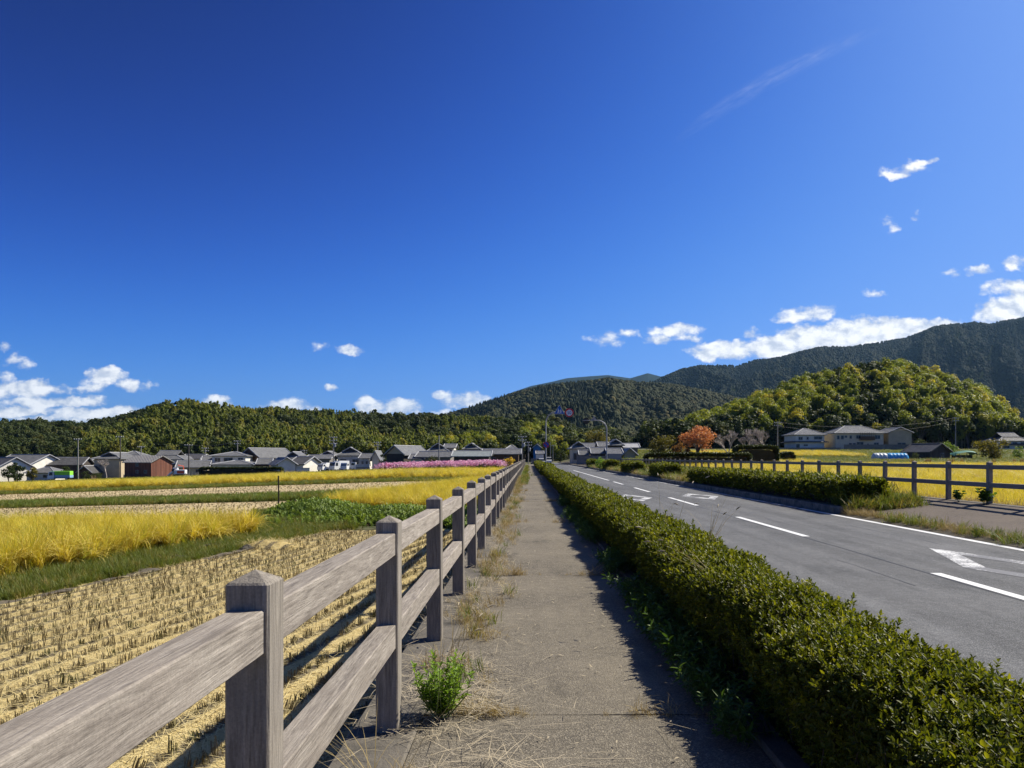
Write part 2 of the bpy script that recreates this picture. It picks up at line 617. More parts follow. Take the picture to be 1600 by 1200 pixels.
# ------------------------------------------------------------------ ground, path, road
M['earth'] = mat('earth', (0.10, 0.095, 0.045), 0.95, (0.075, 0.10, 0.03), 0.35, 6.0, 0.5, 3.0, col3=(0.17, 0.14, 0.075), scale3=0.13)
M['mud'] = mat('mud', (0.10, 0.085, 0.065), 0.95, (0.15, 0.125, 0.085), 6.0, 6.0, 0.8, 14.0)
M['bankgreen'] = mat('bank_soil', (0.07, 0.09, 0.03), 0.95, (0.13, 0.12, 0.05), 3.0, 6.0, 0.6, 14.0)
M['concrete'] = mat('concrete', (0.29, 0.26, 0.21), 0.9, (0.18, 0.16, 0.13), 5.0, 6.0, 0.5, 60.0, col3=(0.10, 0.095, 0.08), scale3=2.2, fine=0.15)
M['concrete_dark'] = mat('concrete_dark', (0.17, 0.15, 0.12), 0.9, (0.10, 0.09, 0.072), 4.0, 6.0, 0.5, 50.0, fine=0.15)
M['soil'] = mat('soil', (0.06, 0.05, 0.035), 0.95, (0.10, 0.085, 0.055), 8.0, 5.0, 0.8, 30.0)
M['path'] = asphalt('path_asphalt', (0.098, 0.085, 0.064), (0.30, 0.262, 0.195), (0.152, 0.131, 0.096), (0.052, 0.045, 0.035), 150.0)
M['road'] = asphalt('road_asphalt', (0.072, 0.074, 0.076), (0.21, 0.21, 0.21), (0.096, 0.097, 0.098), (0.055, 0.057, 0.059), 120.0, streak=True)
M['pave'] = asphalt('pavement_asphalt', (0.080, 0.060, 0.044), (0.17, 0.14, 0.11), (0.12, 0.092, 0.068), (0.055, 0.042, 0.033), 110.0)
M['paint'] = paintmat('road_paint', 0.62)
M['paint_worn'] = paintmat('road_paint_worn', 0.50)
M['paint_gone'] = paintmat('road_paint_worn_away', 0.455)
M['crack'] = mat('bitumen', (0.03, 0.03, 0.032), 0.6)


def coords_out(core, step, far, growth=1.35):
    a = list(core)
    s = step
    x = a[-1]
    while x < far:
        s *= growth
        x += s
        a.append(x)
    return a


xs = coords_out(np.arange(-1, 60, 3.0), 3.0, 8000)
xl = coords_out(np.arange(10, 200, 6.0), 6.0, 8000)
XS = np.array(sorted([-x for x in xl] + [-1.0 - k for k in range(0, 9)] + [x for x in xs if x > -1]))
YS = np.array([-60, -30] + coords_out(np.arange(-10, 320, 5.0), 5.0, 8500))
gp = np.zeros((len(YS), len(XS), 3))
gp[..., 0] = XS[None, :]
gp[..., 1] = YS[:, None]
gp[..., 2] = terrain(gp[..., 0], gp[..., 1]) - 0.04
mid = (gp[..., 0] > -0.95) & (gp[..., 0] < 12.1) & (gp[..., 1] < 236)
gp[..., 2] = np.where(mid, -0.65, gp[..., 2])
g = MB()
g.grid(gp)
g.build('ground', M['earth'], kind='structure', smooth=True)


def patch(name, quad, m, dz=0.0, nu=14, nv=14, rough=0.0, parent=None, **tags):
    """sheet over the terrain inside four corners"""
    q = np.array(quad, float)
    s, t = np.meshgrid(np.linspace(0, 1, nu), np.linspace(0, 1, nv))
    xy = (q[0] * ((1 - s) * (1 - t))[..., None] + q[1] * (s * (1 - t))[..., None] + q[2] * (s * t)[..., None] + q[3] * ((1 - s) * t)[..., None])
    P = np.zeros((nv, nu, 3))
    P[..., :2] = xy
    P[..., 2] = terrain(xy[..., 0], xy[..., 1]) + dz
    if rough:
        P[..., 2] += rough * (fbm(xy[..., 0] * 1.3, xy[..., 1] * 1.3, 3) - 0.35)
    mb = MB()
    mb.grid(P)
    return mb.build(name, m, parent, True, **tags)


def in_quad(quad, n, rng=NPR):
    """uniform-ish random points in a quad (bilinear)"""
    q = np.array(quad, float)
    if sum(q[k, 0] * q[(k + 1) % 4, 1] - q[(k + 1) % 4, 0] * q[k, 1] for k in range(4)) < 0:
        q = q[::-1]
    out = np.zeros((0, 2))
    lo, hi = q.min(0), q.max(0)
    while len(out) < n:
        p = lo + (hi - lo) * rng.random((n * 2, 2))
        ok = np.ones(len(p), bool)
        for k in range(4):
            a, b = q[k], q[(k + 1) % 4]
            ok &= ((b[0] - a[0]) * (p[:, 1] - a[1]) - (b[1] - a[1]) * (p[:, 0] - a[0])) >= 0
        out = np.vstack([out, p[ok]])
    return out[:n]


# --- footpath: slabs of worn asphalt between weedy joints, edge strip and retaining wall on the field side
PATH_L, PATH_R = -0.93, 1.14
foot = link('footpath', None, kind='structure')
joints = [-6.0, -0.8, 4.31, 9.42, 17.1, 25.3, 33.2, 41.0, 49.0, 57.0, 65.0, 74.0, 84.0, 95.0, 108.0, 122.0, 140.0, 165.0]
for k in range(len(joints) - 1):
    y0, y1 = joints[k] + 0.006, joints[k + 1] - 0.006
    mb = MB()
    n = 5
    P = np.zeros((max(2, int((y1 - y0) / 0.8)), n, 3))
    P[..., 0] = np.linspace(-0.58, PATH_R, n)[None, :]
    P[..., 1] = np.linspace(y0, y1, P.shape[0])[:, None]
    P[..., 2] = 0.012 * (fbm(P[..., 0] * 1.5, P[..., 1] * 0.7, 5 + k) - 0.5)
    P[0, :, 2] -= 0.006
    P[-1, :, 2] -= 0.006
    mb.grid(P)
    for row, flip in ((P[0], 0), (P[-1], 1)):
        for c in range(n - 1):
            a, b = row[c], row[c + 1]
            mb.poly([a, b, b - [0, 0, .12], a - [0, 0, .12]][::(-1 if flip else 1)])
    mb.build('path_slab', M['path'], foot)
mb = MB()
mb.box(-0.60, PATH_R, -6, 165, -0.30, -0.022)
mb.build('joint_bed', M['mud'], foot)
mb = MB()
mb.bbox(PATH_L, -0.585, -6, 165, -0.75, 0.004, 0.012)
mb.build('edge_strip', M['concrete_dark'], foot)
mb = MB()
mb.bbox(PATH_R + 0.005, 1.28, -6, 165, -0.5, 0.03, 0.012)
mb.build('kerb', M['concrete_dark'], foot)

# --- planting strip and road
mb = MB()
P = np.zeros((90, 6, 3))
P[..., 0] = np.linspace(1.28, 2.15, 6)[None, :]
P[..., 1] = np.linspace(-6, 165, 90)[:, None]
P[..., 2] = 0.0 + 0.05 * (fbm(P[..., 0] * 3, P[..., 1] * 2, 9) - 0.4)
mb.grid(P)
mb.build('planting_strip', M['soil'], None, True, kind='structure')
ZR = -0.15
RL, RC, RR = 2.72, 5.54, 8.40
road = link('road', None, kind='structure')
mb = MB()
P = np.zeros((60, 12, 3))
P[..., 0] = np.linspace(2.30, 8.66, 12)[None, :]
P[..., 1] = np.linspace(-8, 236, 60)[:, None]
P[..., 2] = ZR
mb.grid(P)
mb.build('carriageway', M['road'], road)
mb = MB()
mb.bbox(2.15, 2.298, -8, 232, -0.6, 0.03, 0.02)
mb.build('kerb', M['concrete'], road)
mb = MB()
mb.bbox(8.662, 8.80, 21.6, 232, -0.6, 0.05, 0.02)
mb.build('kerb', M['concrete'], road)


def strip(x0, x1, y0, y1, name, m=None, z=ZR + 0.004, parent=None, nseg=1):
    q = MB()
    for k in range(nseg):
        a, b = y0 + (y1 - y0) * k / nseg, y0 + (y1 - y0) * (k + 1) / nseg
        q.poly([(x0, a, z), (x1, a, z), (x1, b, z), (x0, b, z)])
    return q.build(name, m or M['paint'], parent or road)


for k in range(-1, 5):
    y0 = 5.45 + 10 * k
    strip(RC - 0.075, RC + 0.075, y0, y0 + 5.1, 'centre_dash')
strip(RC - 0.075, RC + 0.075, 53.5, 96, 'centre_line')
strip(RL - 0.075, RL + 0.075, -6, 165, 'edge_line', M['paint'])
strip(RR - 0.08, RR + 0.08, -6, 24, 'edge_line', M['paint'])
strip(RR - 0.08, RR + 0.08, 24.2, 165, 'edge_line', M['paint_worn'])


def diamond(xc, y0, y1, hw, lw=0.33):
    """outline of the 'crossing ahead' diamond, one bar per side"""
    yc = (y0 + y1) / 2
    V_ = [(xc, y1), (xc - hw, yc), (xc, y0), (xc + hw, yc)]
    lx = lw * 0.95
    ly = lx * (y1 - y0) / 2 / hw
    I_ = [(xc, y1 - ly), (xc - hw + lx, yc), (xc, y0 + ly), (xc + hw - lx, yc)]
    z = ZR + 0.004
    for k in range(4):
        q = MB()
        n = (k + 1) % 4
        q.poly([V_[k] + (z,), V_[n] + (z,), I_[n] + (z,), I_[k] + (z,)])
        q.build('diamond_bar', M['paint_worn'] if (k == 0 or y0 > 20) else M['paint_gone'], road)


diamond(6.97, 8.6, 13.5, 0.75)
diamond(6.97, 29.0, 34.0, 0.75)
diamond(4.13, 28.0, 33.0, 0.75)
# tarry joint running along the middle of the road and two wandering cracks
for (x0, ya, yb, amp, wd, sd) in ((RC - 0.10, -6, 60, 0.03, 0.014, 1), (4.75, 9.5, 12, 0.10, 0.005, 5), (7.5, 14, 22, 0.12, 0.006, 8), (6.2, 18, 27, 0.15, 0.006, 11)):
    ys = np.arange(ya, yb, 0.22)
    xo = x0 + amp * (fbm(ys * 0.8, ys * 0 + sd, sd) - 0.5) * 2
    wv = wd * (0.5 + vnoise(ys * 1.7, ys * 0, sd + 3))
    q = MB()
    for k in range(len(ys) - 1):
        q.poly([(xo[k] - wv[k], ys[k], ZR + .003), (xo[k] + wv[k], ys[k], ZR + .003), (xo[k + 1] + wv[k + 1], ys[k + 1], ZR + .003), (xo[k + 1] - wv[k + 1], ys[k + 1], ZR + .003)])
    q.build('crack', M['crack'], road)

for (x0, ya, yb, amp, wd, sd) in ((-.25, 10.2, 15.0, .3, .003, 23), (.5, 18, 24, .25, .004, 25), (.75, 1.5, 4.1, .2, .002, 27)):
    ys = np.arange(ya, yb, 0.07)
    xo = x0 + amp * (fbm(ys * 0.9, ys * 0 + sd, sd, 5) - 0.5) * 2
    wv = wd * (0.3 + vnoise(ys * 2.7, ys * 0, sd + 3))
    q = MB()
    for k in range(len(ys) - 1):
        q.poly([(xo[k] - wv[k], ys[k], .0095), (xo[k] + wv[k], ys[k], .0095), (xo[k + 1] + wv[k + 1], ys[k + 1], .0095), (xo[k + 1] - wv[k + 1], ys[k + 1], .0095)])
    q.build('crack', M['soil'], foot)

# --- far verge: dry strip, open paved entrance, then planter and pavement behind it
verge = link('verge', None, kind='structure')
q = MB()
P = np.zeros((40, 5, 3))
P[..., 0] = np.linspace(8.55, 9.25, 5)[None, :]
P[..., 1] = np.linspace(-6, 21.6, 40)[:, None]
P[..., 2] = -0.147 + (P[..., 0] - 8.55) * 0.10 + 0.05 * np.clip(P[..., 0] - 8.6, 0, .3) * (fbm(P[..., 0] * 6, P[..., 1] * 4, 4))
q.grid(P)
q.build('gravel_edge', M['soil'], verge, True)
q = MB()
P = np.zeros((30, 8, 3))
P[..., 0] = np.linspace(9.1, 12.05, 8)[None, :]
P[..., 1] = np.linspace(-6, 23.5, 30)[:, None]
P[..., 2] = np.interp(P[..., 0], [9.1, 12.05], [-0.075, 0.2])
P[..., 2] += 0.015 * (fbm(P[..., 0], P[..., 1], 2) - .5)
q.grid(P)
q.build('entrance_paving', M['pave'], verge)
q = MB()
q.box(8.80, 10.38, 21.7, 232, -0.6, 0.07)
q.build('planter_bed', M['soil'], verge)
q = MB()
q.box(10.384, 12.04, 23.5, 232, -0.6, 0.17)
q.build('pavement', M['pave'], verge)
q = MB()
q.bbox(12.055, 12.36, -6, 165, -0.9, 0.215, 0.012)
q.build('edge_strip', M['concrete_dark'], verge)

# ------------------------------------------------------------------ fields
ROWA = math.atan2(4.2, 24.2)          # stubble rows run with the left edge of the field
ROWP = 0.31                           # distance between rows


def strawground():
    """straw lying in swaths between the planted rows, bare mud along the rows"""
    m = mat('straw_litter_ground', (0.44, 0.34, 0.13), 0.95, (0.72, 0.58, 0.27), 55.0, 7.0, 1.0, 70.0, lo=.38, hi=.6)
    nt = m.node_tree
    b = NB(nt)
    pr = nt.nodes['Principled BSDF']
    old = pr.inputs['Base Color'].links[0].from_socket
    t = b.n('ShaderNodeTexCoord')
    sp = b.n('ShaderNodeSeparateXYZ')
    b.put(sp.inputs[0], t.outputs['Object'])
    tn = math.tan(ROWA)
    c = b.math('SUBTRACT', b.math('ADD', sp.outputs[0], 0.95), b.math('MULTIPLY', b.math('ADD', sp.outputs[1], 3.0), tn))
    c = b.math('MULTIPLY', c, 2 * PI / (ROWP * math.cos(ROWA)))
    st = b.math('COSINE', c)                       # 1 on the row
    n1 = b.noise(t.outputs['Object'], 7.0, 4.0, 0.65)
    n2 = b.noise(b.vmath('MULTIPLY', t.outputs['Object'], (1.0, 0.35, 1.0)), 1.0, 3.0, 0.6)
    f = b.math('ADD', b.math('MULTIPLY', st, 0.40), b.math('ADD', b.math('MULTIPLY', n1, 0.55), b.math('MULTIPLY', n2, 0.9)))
    f = b.maprange(f, 0.84, 1.06, 0.0, 0.95)
    b.put(pr.inputs['Base Color'], b.mix(f, old, (0.13, 0.108, 0.072, 1)))
    return m


M['straw_ground'] = strawground()
M['straw_far'] = mat('straw_field', (0.56, 0.44, 0.24), 0.95, (0.46, 0.36, 0.19), 2.0, 6.0, 0.8, 8.0, col3=(0.24, 0.19, 0.10), scale3=0.35, lo3=0.5, hi3=0.7, stretch=(.5, 1.6, 1.0))
S1 = [(-9.7, -4), (-0.95, -4), (-0.95, 20.8), (-5.5, 20.2)]
fieldS1 = patch('stubble_field', S1, M['straw_ground'], 0.0, 30, 60, 0.05, kind='structure')
B1 = [(-11.0, -4), (-9.65, -4), (-5.3, 20.4), (-6.7, 20.4)]
patch('field_bank', B1, M['bankgreen'], 0.03, 8, 60, 0.10, kind='structure')
MUD = [(-9.85, -4), (-9.2, -4), (-4.95, 20.2), (-5.65, 20.2)]
patch('mud_strip', MUD, M['mud'], -0.035, 12, 220, 0.24, kind='structure')
patch('mud_strip', [(-5.45, 18.3), (-0.97, 18.8), (-0.97, 20.8), (-5.5, 20.3)], M['mud'], -0.05, 50, 24, 0.22, kind='structure')
S2 = [(-46, 20.5), (-5.0, 20.5), (-8.6, 34), (-46, 41)]
patch('stubble_field', S2, M['straw_far'], 0.01, 20, 10, 0.03, kind='structure')
S3 = [(-75, 44), (-5.5, 41), (-4.6, 62), (-80, 66)]
patch('stubble_field', S3, M['straw_far'], 0.012, 30, 14, 0.03, kind='structure')

# ------------------------------------------------------------------ timber-look fences
M['post'] = grainmat('weathered_post', 2, (0.35, 0.31, 0.25), (0.155, 0.134, 0.108), (0.235, 0.21, 0.175))
M['rail'] = grainmat('weathered_rail', 1, (0.43, 0.38, 0.315), (0.175, 0.15, 0.123), (0.29, 0.25, 0.205))
M['post2'] = grainmat('mossy_post', 2, (0.36, 0.31, 0.25), (0.21, 0.18, 0.145), (0.27, 0.24, 0.195))
M['rail2'] = grainmat('mossy_rail', 1, (0.37, 0.32, 0.255), (0.22, 0.185, 0.15), (0.27, 0.24, 0.195))


def post_mesh(m):
    q = MB()
    a, b, c, h = 0.0575, 0.0625, 0.006, 1.10
    q.bbox(-a, a, -b, b, -0.25, h, c)
    q.f.pop(1)
    q.m.pop(1)
    i = len(q.v)
    q.v.append((0, 0, h + 0.028))
    for k in range(8):
        q.f.append((16 + k, 16 + (k + 1) % 8, i))
        q.m.append(0)
    return q.data('post', m)


def rail_mesh(m, hh):
    q = MB()
    L, a, c = 0.955, 0.047, 0.004
    prof = [(-a, -hh + c), (-a + c, -hh), (a - c, -hh), (a, -hh + c), (a, hh - c), (a - c, hh), (-a + c, hh), (-a, hh - c)]
    q.prism(prof, -L, L)
    return q.data('rail', m)


def fence(name, label, x, z, y0, n, pm, rm, group=None):
    t = thing(name, label, 'fence', (x, y0, z), 0, group)
    pme, rme, rml = post_mesh(pm), rail_mesh(rm, 0.057), rail_mesh(rm, 0.062)
    rr = random.Random(3 if x < 0 else 4)
    for k in range(n):
        o = link('post', pme, t, (rr.uniform(-.006, .006), 2.0 * k, rr.uniform(-.006, .006)))
        o.rotation_euler = (rr.uniform(-.006, .006), rr.uniform(-.008, .008), PI * (k % 2))
        if k < n - 1:
            for me, zz in ((rme, 0.975), (rml, 0.50)):
                o = link('rail', me, t, (rr.uniform(-.004, .004), 2.0 * k + 1.0, zz))
                o.rotation_euler = (rr.uniform(-.003, .003), PI * (k % 2), rr.uniform(-.003, .003))
    return t


fence('timber_fence', 'weathered grey two-rail timber fence along the footpath beside the stubble field', -0.735, 0.0, 0.06, 82, M['post'], M['rail'])
fence('timber_fence', 'weathered two-rail timber fence across the road in front of the golden rice', 12.2, 0.2, 10.5, 60, M['post2'], M['rail2'])

# ------------------------------------------------------------------ plant building blocks
def unit(a):
    return a / np.maximum(np.linalg.norm(a, axis=-1, keepdims=True), 1e-9)


def cat(parts):
    """[(V, F, mat index)] -> V, F, mi"""
    V, Fq, mi, o = [], [], [], 0
    for v, f, m in parts:
        V.append(v)
        Fq.append(f + o)
        mi.append(np.full(len(f), m))
        o += len(v)
    return np.vstack(V), np.vstack(Fq), np.concatenate(mi)


def blades(base, az, tilt, droop, length, width, seg=3, rng=NPR):
    n = len(base)
    th = tilt[:, None] + droop[:, None] * (np.arange(seg + 1) / seg)[None, :]
    ds = (length / seg)[:, None]
    rad = np.concatenate([np.zeros((n, 1)), np.cumsum(np.sin(th[:, :-1]) * ds, 1)], 1)
    zz = np.concatenate([np.zeros((n, 1)), np.cumsum(np.cos(th[:, :-1]) * ds, 1)], 1)
    C = np.stack([np.cos(az), np.sin(az)], 1)
    S = np.stack([-np.sin(az), np.cos(az)], 1)
    wd = width[:, None] * np.array([0.75, 1.0, 0.8, 0.5, 0.3])[:seg + 1][None, :] * 0.5
    wd[:, -1] = width * 0.06
    P = np.zeros((n, seg + 1, 2, 3))
    for k, sg in ((0, -1), (1, 1)):
        P[:, :, k, 0] = base[:, None, 0] + C[:, None, 0] * rad + S[:, None, 0] * wd * sg
        P[:, :, k, 1] = base[:, None, 1] + C[:, None, 1] * rad + S[:, None, 1] * wd * sg
        P[:, :, k, 2] = base[:, None, 2] + zz
    idx = (np.arange(n) * (seg + 1) * 2)[:, None]
    Fq = np.concatenate([idx + np.array([2 * k, 2 * k + 1, 2 * k + 3, 2 * k + 2])[None, :] for k in range(seg)], 0)
    return P.reshape(-1, 3), Fq


def leaves(P, D, N_, L, Wd, fold=0.18, curl=0.15):
    """folded elliptic leaves: base P, direction D, face normal N_"""
    D = unit(D)
    S = unit(np.cross(D, N_))
    N2 = np.cross(S, D)
    L = np.asarray(L)[:, None]
    Wd = np.asarray(Wd)[:, None]
    b = P
    tip = P + D * L - N2 * L * curl
    q = lambda a, s, h: P + D * L * a + S * Wd * s + N2 * (Wd * h - L * curl * a * a)
    V = np.stack([b, q(.30, .50, fold), q(.72, .40, fold), tip, q(.72, -.40, fold), q(.30, -.50, fold)], 1)
    i = (np.arange(len(P)) * 6)[:, None]
    Fq = np.concatenate([i + np.array([[0, 3, 2, 1]]), i + np.array([[0, 5, 4, 3]])], 0)
    return V.reshape(-1, 3), Fq


def cards(P, N_, size, asp=0.6, down=0.0, rng=NPR):
    n = len(P)
    r = rng.normal(size=(n, 3))
    r[:, 2] -= down
    T = unit(np.cross(N_, r)) if down == 0 else unit(r - N_ * np.sum(r * N_, 1, keepdims=True))
    B = np.cross(N_, T)
    s = np.asarray(size)[:, None]
    a = s * 0.5
    b = s * 0.5 * asp
    V = np.stack([P - T * a, P + B * b + T * a * .15, P + T * a, P - B * b + T * a * .1], 1)
    Fq = (np.arange(n) * 4)[:, None] + np.arange(4)[None, :]
    return V.reshape(-1, 3), Fq


def qtube(pts, rs, n=5):
    q = MB()
    q.tube(pts, list(rs), n, cap=False)
    return np.array([tuple(p) for p in q.v]), np.array(q.f)


def sph(n, rng=NPR):
    return unit(rng.normal(size=(n, 3)))


rg = np.random.default_rng(5)

# ---- leaf materials
M['hedge_leaf'] = leafmat('hedge_leaf', (0.056, 0.078, 0.010), (0.150, 0.160, 0.016), 0.48, 0.36, 0.26, cc=(0.25, 0.245, 0.02), tcol=(1.5, 1.5, 0.45))
M['weed_leaf'] = leafmat('weed_leaf', (0.055, 0.115, 0.020), (0.10, 0.17, 0.03), 0.5, 0.35, 0.3)
M['bright_leaf'] = leafmat('bright_weed_leaf', (0.18, 0.30, 0.03), (0.27, 0.40, 0.05), 0.5, 0.42, 0.3)
M['grass'] = leafmat('grass_blade', (0.095, 0.145, 0.022), (0.17, 0.19, 0.035), 0.55, 0.40, 0.3, cc=(0.30, 0.24, 0.07))
M['drygrass'] = leafmat('dry_grass', (0.34, 0.26, 0.11), (0.46, 0.36, 0.17), 0.7, 0.25, 0.2, tcol=(1.1, 1.0, .7))
M['straw'] = leafmat('straw', (0.60, 0.48, 0.20), (0.78, 0.65, 0.33), 0.6, 0.12, 0.3, tcol=(1, 1, .8))
M['greystraw'] = leafmat('bleached_straw', (0.40, 0.33, 0.21), (0.55, 0.47, 0.33), 0.7, 0.1, 0.2, tcol=(1, 1, .8))
M['stubble'] = leafmat('stubble', (0.15, 0.12, 0.06), (0.30, 0.24, 0.12), 0.7, 0.10, 0.2, cc=(0.10, 0.10, 0.035), tcol=(1, 1, .8))
M['rice_leaf'] = leafmat('rice_leaf', (0.50, 0.45, 0.055), (0.70, 0.60, 0.085), 0.55, 0.46, 0.25, cc=(0.40, 0.43, 0.06), tcol=(1.25, 1.1, .5))
M['rice_ear'] = leafmat('rice_ear', (0.64, 0.50, 0.09), (0.76, 0.63, 0.16), 0.6, 0.25, 0.25, tcol=(1.1, 1, .6))
M['bark'] = mat('bark', (0.10, 0.08, 0.06), 0.9, (0.16, 0.135, 0.11), 9.0, 4.0, 0.6, 40.0)
M['twig'] = mat('twig', (0.10, 0.075, 0.05), 0.9)
M['palestem'] = mat('pale_stem', (0.16, 0.20, 0.06), 0.7)


# ---- prototypes
def rice_proto(seed, nb=34, ne=16, hgt=0.86):
    r = np.random.default_rng(seed)
    base = np.zeros((nb, 3))
    base[:, :2] = r.normal(0, 0.035, (nb, 2))
    v1 = blades(base, r.uniform(0, 2 * PI, nb), r.uniform(.02, .28, nb), r.uniform(.2, 1.5, nb), hgt * r.uniform(.75, 1.1, nb), r.uniform(.008, .014, nb), 4)
    base = np.zeros((ne, 3))
    base[:, :2] = r.normal(0, 0.03, (ne, 2))
    v2 = blades(base, r.uniform(0, 2 * PI, ne), r.uniform(.02, .2, ne), r.uniform(1.4, 2.5, ne), hgt * r.uniform(.95, 1.2, ne), r.uniform(.012, .02, ne), 4)
    V, Fq, mi = cat([(v1[0], v1[1], 0), (v2[0], v2[1], 1)])
    return np_mesh('rice', V, Fq, [M['rice_leaf'], M['rice_ear']], mi=mi)


def grass_proto(seed, m, n=22, hgt=0.3, spread=.05, wid=.008, drp=(.3, 1.6)):
    r = np.random.default_rng(seed)
    base = np.zeros((n, 3))
    base[:, :2] = r.normal(0, spread, (n, 2))
    v = blades(base, r.uniform(0, 2 * PI, n), r.uniform(.05, .5, n), r.uniform(*drp, n), hgt * r.uniform(.5, 1.15, n), wid * r.uniform(.7, 1.3, n), 3)
    return np_mesh('grass', v[0], v[1], m)


def stubble_proto(seed):
    r = np.random.default_rng(seed)
    n = 18
    base = np.zeros((n, 3))
    base[:, :2] = r.normal(0, 0.022, (n, 2))
    base[:, 2] = -0.02
    v = blades(base, r.uniform(0, 2 * PI, n), r.uniform(.02, .3, n), r.uniform(-.1, .3, n), r.uniform(.05, .11, n), r.uniform(.007, .011, n), 1)
    v[0].reshape(n, 2, 2, 3)[:, 1, :, :] = v[0].reshape(n, 2, 2, 3)[:, 1, :, :]
    P = v[0].reshape(n, 2, 2, 3)
    c = P[:, 1].mean(1, keepdims=True)
    P[:, 1] = c + (P[:, 0] - P[:, 0].mean(1, keepdims=True)) * 0.9      # cut straight across, not pointed
    return np_mesh('stubble_tuft', P.reshape(-1, 3), v[1], M['stubble'])


def sprig_proto(seed, m, nl=9, L=0.042, wd=0.020, ln=0.09, stemm=None, up=0.5):
    r = np.random.default_rng(seed)
    s = np.linspace(0.1, 1.0, nl)
    az = np.arange(nl) * 2.4 + r.uniform(0, 6)
    P = np.stack([s * 0, s * 0, s * ln], 1)
    el = up + 0.5 * s + r.normal(0, .2, nl)
    D = np.stack([np.cos(az) * np.cos(el), np.sin(az) * np.cos(el), np.sin(el)], 1)
    Nn = np.stack([-np.cos(az) * np.sin(el), -np.sin(az) * np.sin(el), np.cos(el)], 1)
    v = leaves(P, D, Nn, L * r.uniform(.7, 1.25, nl), wd * r.uniform(.75, 1.2, nl))
    t = qtube([(0, 0, -0.03), (0, 0, ln)], [0.0025, 0.001], 3)
    V, Fq, mi = cat([(v[0], v[1], 0), (t[0], t[1], 1)])
    return np_mesh('sprig', V, Fq, [m, stemm or M['twig']], mi=mi)


C_rice = proto_collection('rice_clump', [rice_proto(i) for i in range(6)])
C_grass = proto_collection('grass_clump', [grass_proto(i, M['grass'], 26, .26, .06, .008) for i in range(4)])
C_dry = proto_collection('dry_clump', [grass_proto(20 + i, M['drygrass'], 26, .22, .04, .004, (.5, 2.2)) for i in range(4)])
C_hedge = proto_collection('hedge_sprig', [sprig_proto(i, M['hedge_leaf'], 9, .046, .022, .075) for i in range(6)])
C_weed = proto_collection('weed_sprig', [sprig_proto(40 + i, M['weed_leaf'], 12, .05, .02, .13, M['palestem'], .1) for i in range(4)])
stubs = [stubble_proto(i) for i in range(5)]
C_stub = proto_collection('stubble_clump', stubs)

# ------------------------------------------------------------------ cut stubble in rows on the near field
ca, sa = math.cos(ROWA), math.sin(ROWA)
pts = []
for i in range(-2, 46):
    for j in range(-10, 200):
        a = -i * ROWP + rg.normal(0, .012)
        b = j * 0.135 + rg.normal(0, .022)
        X = -0.95 + a * ca + b * sa
        Y = -3.0 - a * sa * 0 + b * ca
        xe = np.interp(Y, [-4, 20.2], [-9.3, -5.3])
        if not (xe + .2 < X < -1.1 and 0.6 < Y < 20.0):
            continue
        if X < -0.70 * Y - .6 or rg.random() < .06:
            continue
        pts.append((X, Y))
pts = np.array(pts)
order = np.argsort(np.hypot(pts[:, 0], pts[:, 1]))
pts = pts[order]
zt = terrain(pts[:, 0], pts[:, 1]) + 0.015
vis = (CX + F * pts[:, 0] / pts[:, 1] > 0) & (CY + F * (H - zt) / pts[:, 1] < 1200)
near = np.nonzero(vis)[0][:300]
rest = np.setdiff1d(np.arange(len(pts)), near)
for k in near:
    o = link('stubble_tuft', stubs[k % 5], fieldS1, (pts[k, 0], pts[k, 1], zt[k]))
    o.rotation_euler = (rg.normal(0, .12), rg.normal(0, .12), rg.uniform(0, 6.28))
    s_ = rg.uniform(.75, 1.25)
    o.scale = (s_, s_, s_ * rg.uniform(.7, 1.15))
n = len(rest)
scatter('stubble_tufts', np.c_[pts[rest], zt[rest]], np.c_[rg.normal(0, .12, n), rg.normal(0, .12, n), rg.uniform(0, 6.28, n)], rg.uniform(.75, 1.25, n), rg.integers(0, 5, n), C_stub, fieldS1)


# rows of stubble on the fields farther back
for quad, sp_, sc_, sd in ((S2, .30, .8, 1), (S3, .50, 1.0, 2)):
    r = np.random.default_rng(sd)
    q_ = np.array(quad)
    gx_, gy_ = np.meshgrid(np.arange(-60, -4, sp_ * .8), np.arange(q_[:, 1].min() + .5, q_[:, 1].max() - .5, sp_))
    p = np.c_[gx_.ravel(), gy_.ravel()] + r.normal(0, .03, (gx_.size, 2))
    f_ = np.interp(p[:, 0], [q_[3, 0], q_[2, 0]], [q_[3, 1], q_[2, 1]])
    p = p[(p[:, 1] < f_) & (CX + F * p[:, 0] / p[:, 1] > -60) & (r.random(len(p)) > .35)]
    n = len(p)
    scatter('stubble_rows', np.c_[p, terrain(p[:, 0], p[:, 1]) + .01], np.c_[r.normal(0, .12, n), r.normal(0, .12, n), r.uniform(0, 6.28, n)], sc_ * r.uniform(.8, 1.2, n), r.integers(0, 5, n), C_stub)


def litter(name, P2, z, m, L=(.08, .3), wd=(.003, .006), seed=3, parent=None, lift=.03, az=None, **tags):
    r = np.random.default_rng(seed)
    n = len(P2)
    b = np.c_[P2, z + r.uniform(0.002, lift, n)]
    a = r.uniform(0, 2 * PI, n) if az is None else az + r.normal(0, .7, n)
    v = blades(b, a, r.uniform(1.35, 1.62, n), r.uniform(-.1, .25, n), r.uniform(*L, n), r.uniform(*wd, n), 2)
    return link(name, np_mesh(name, v[0], v[1], m), parent, kind='stuff', **tags)


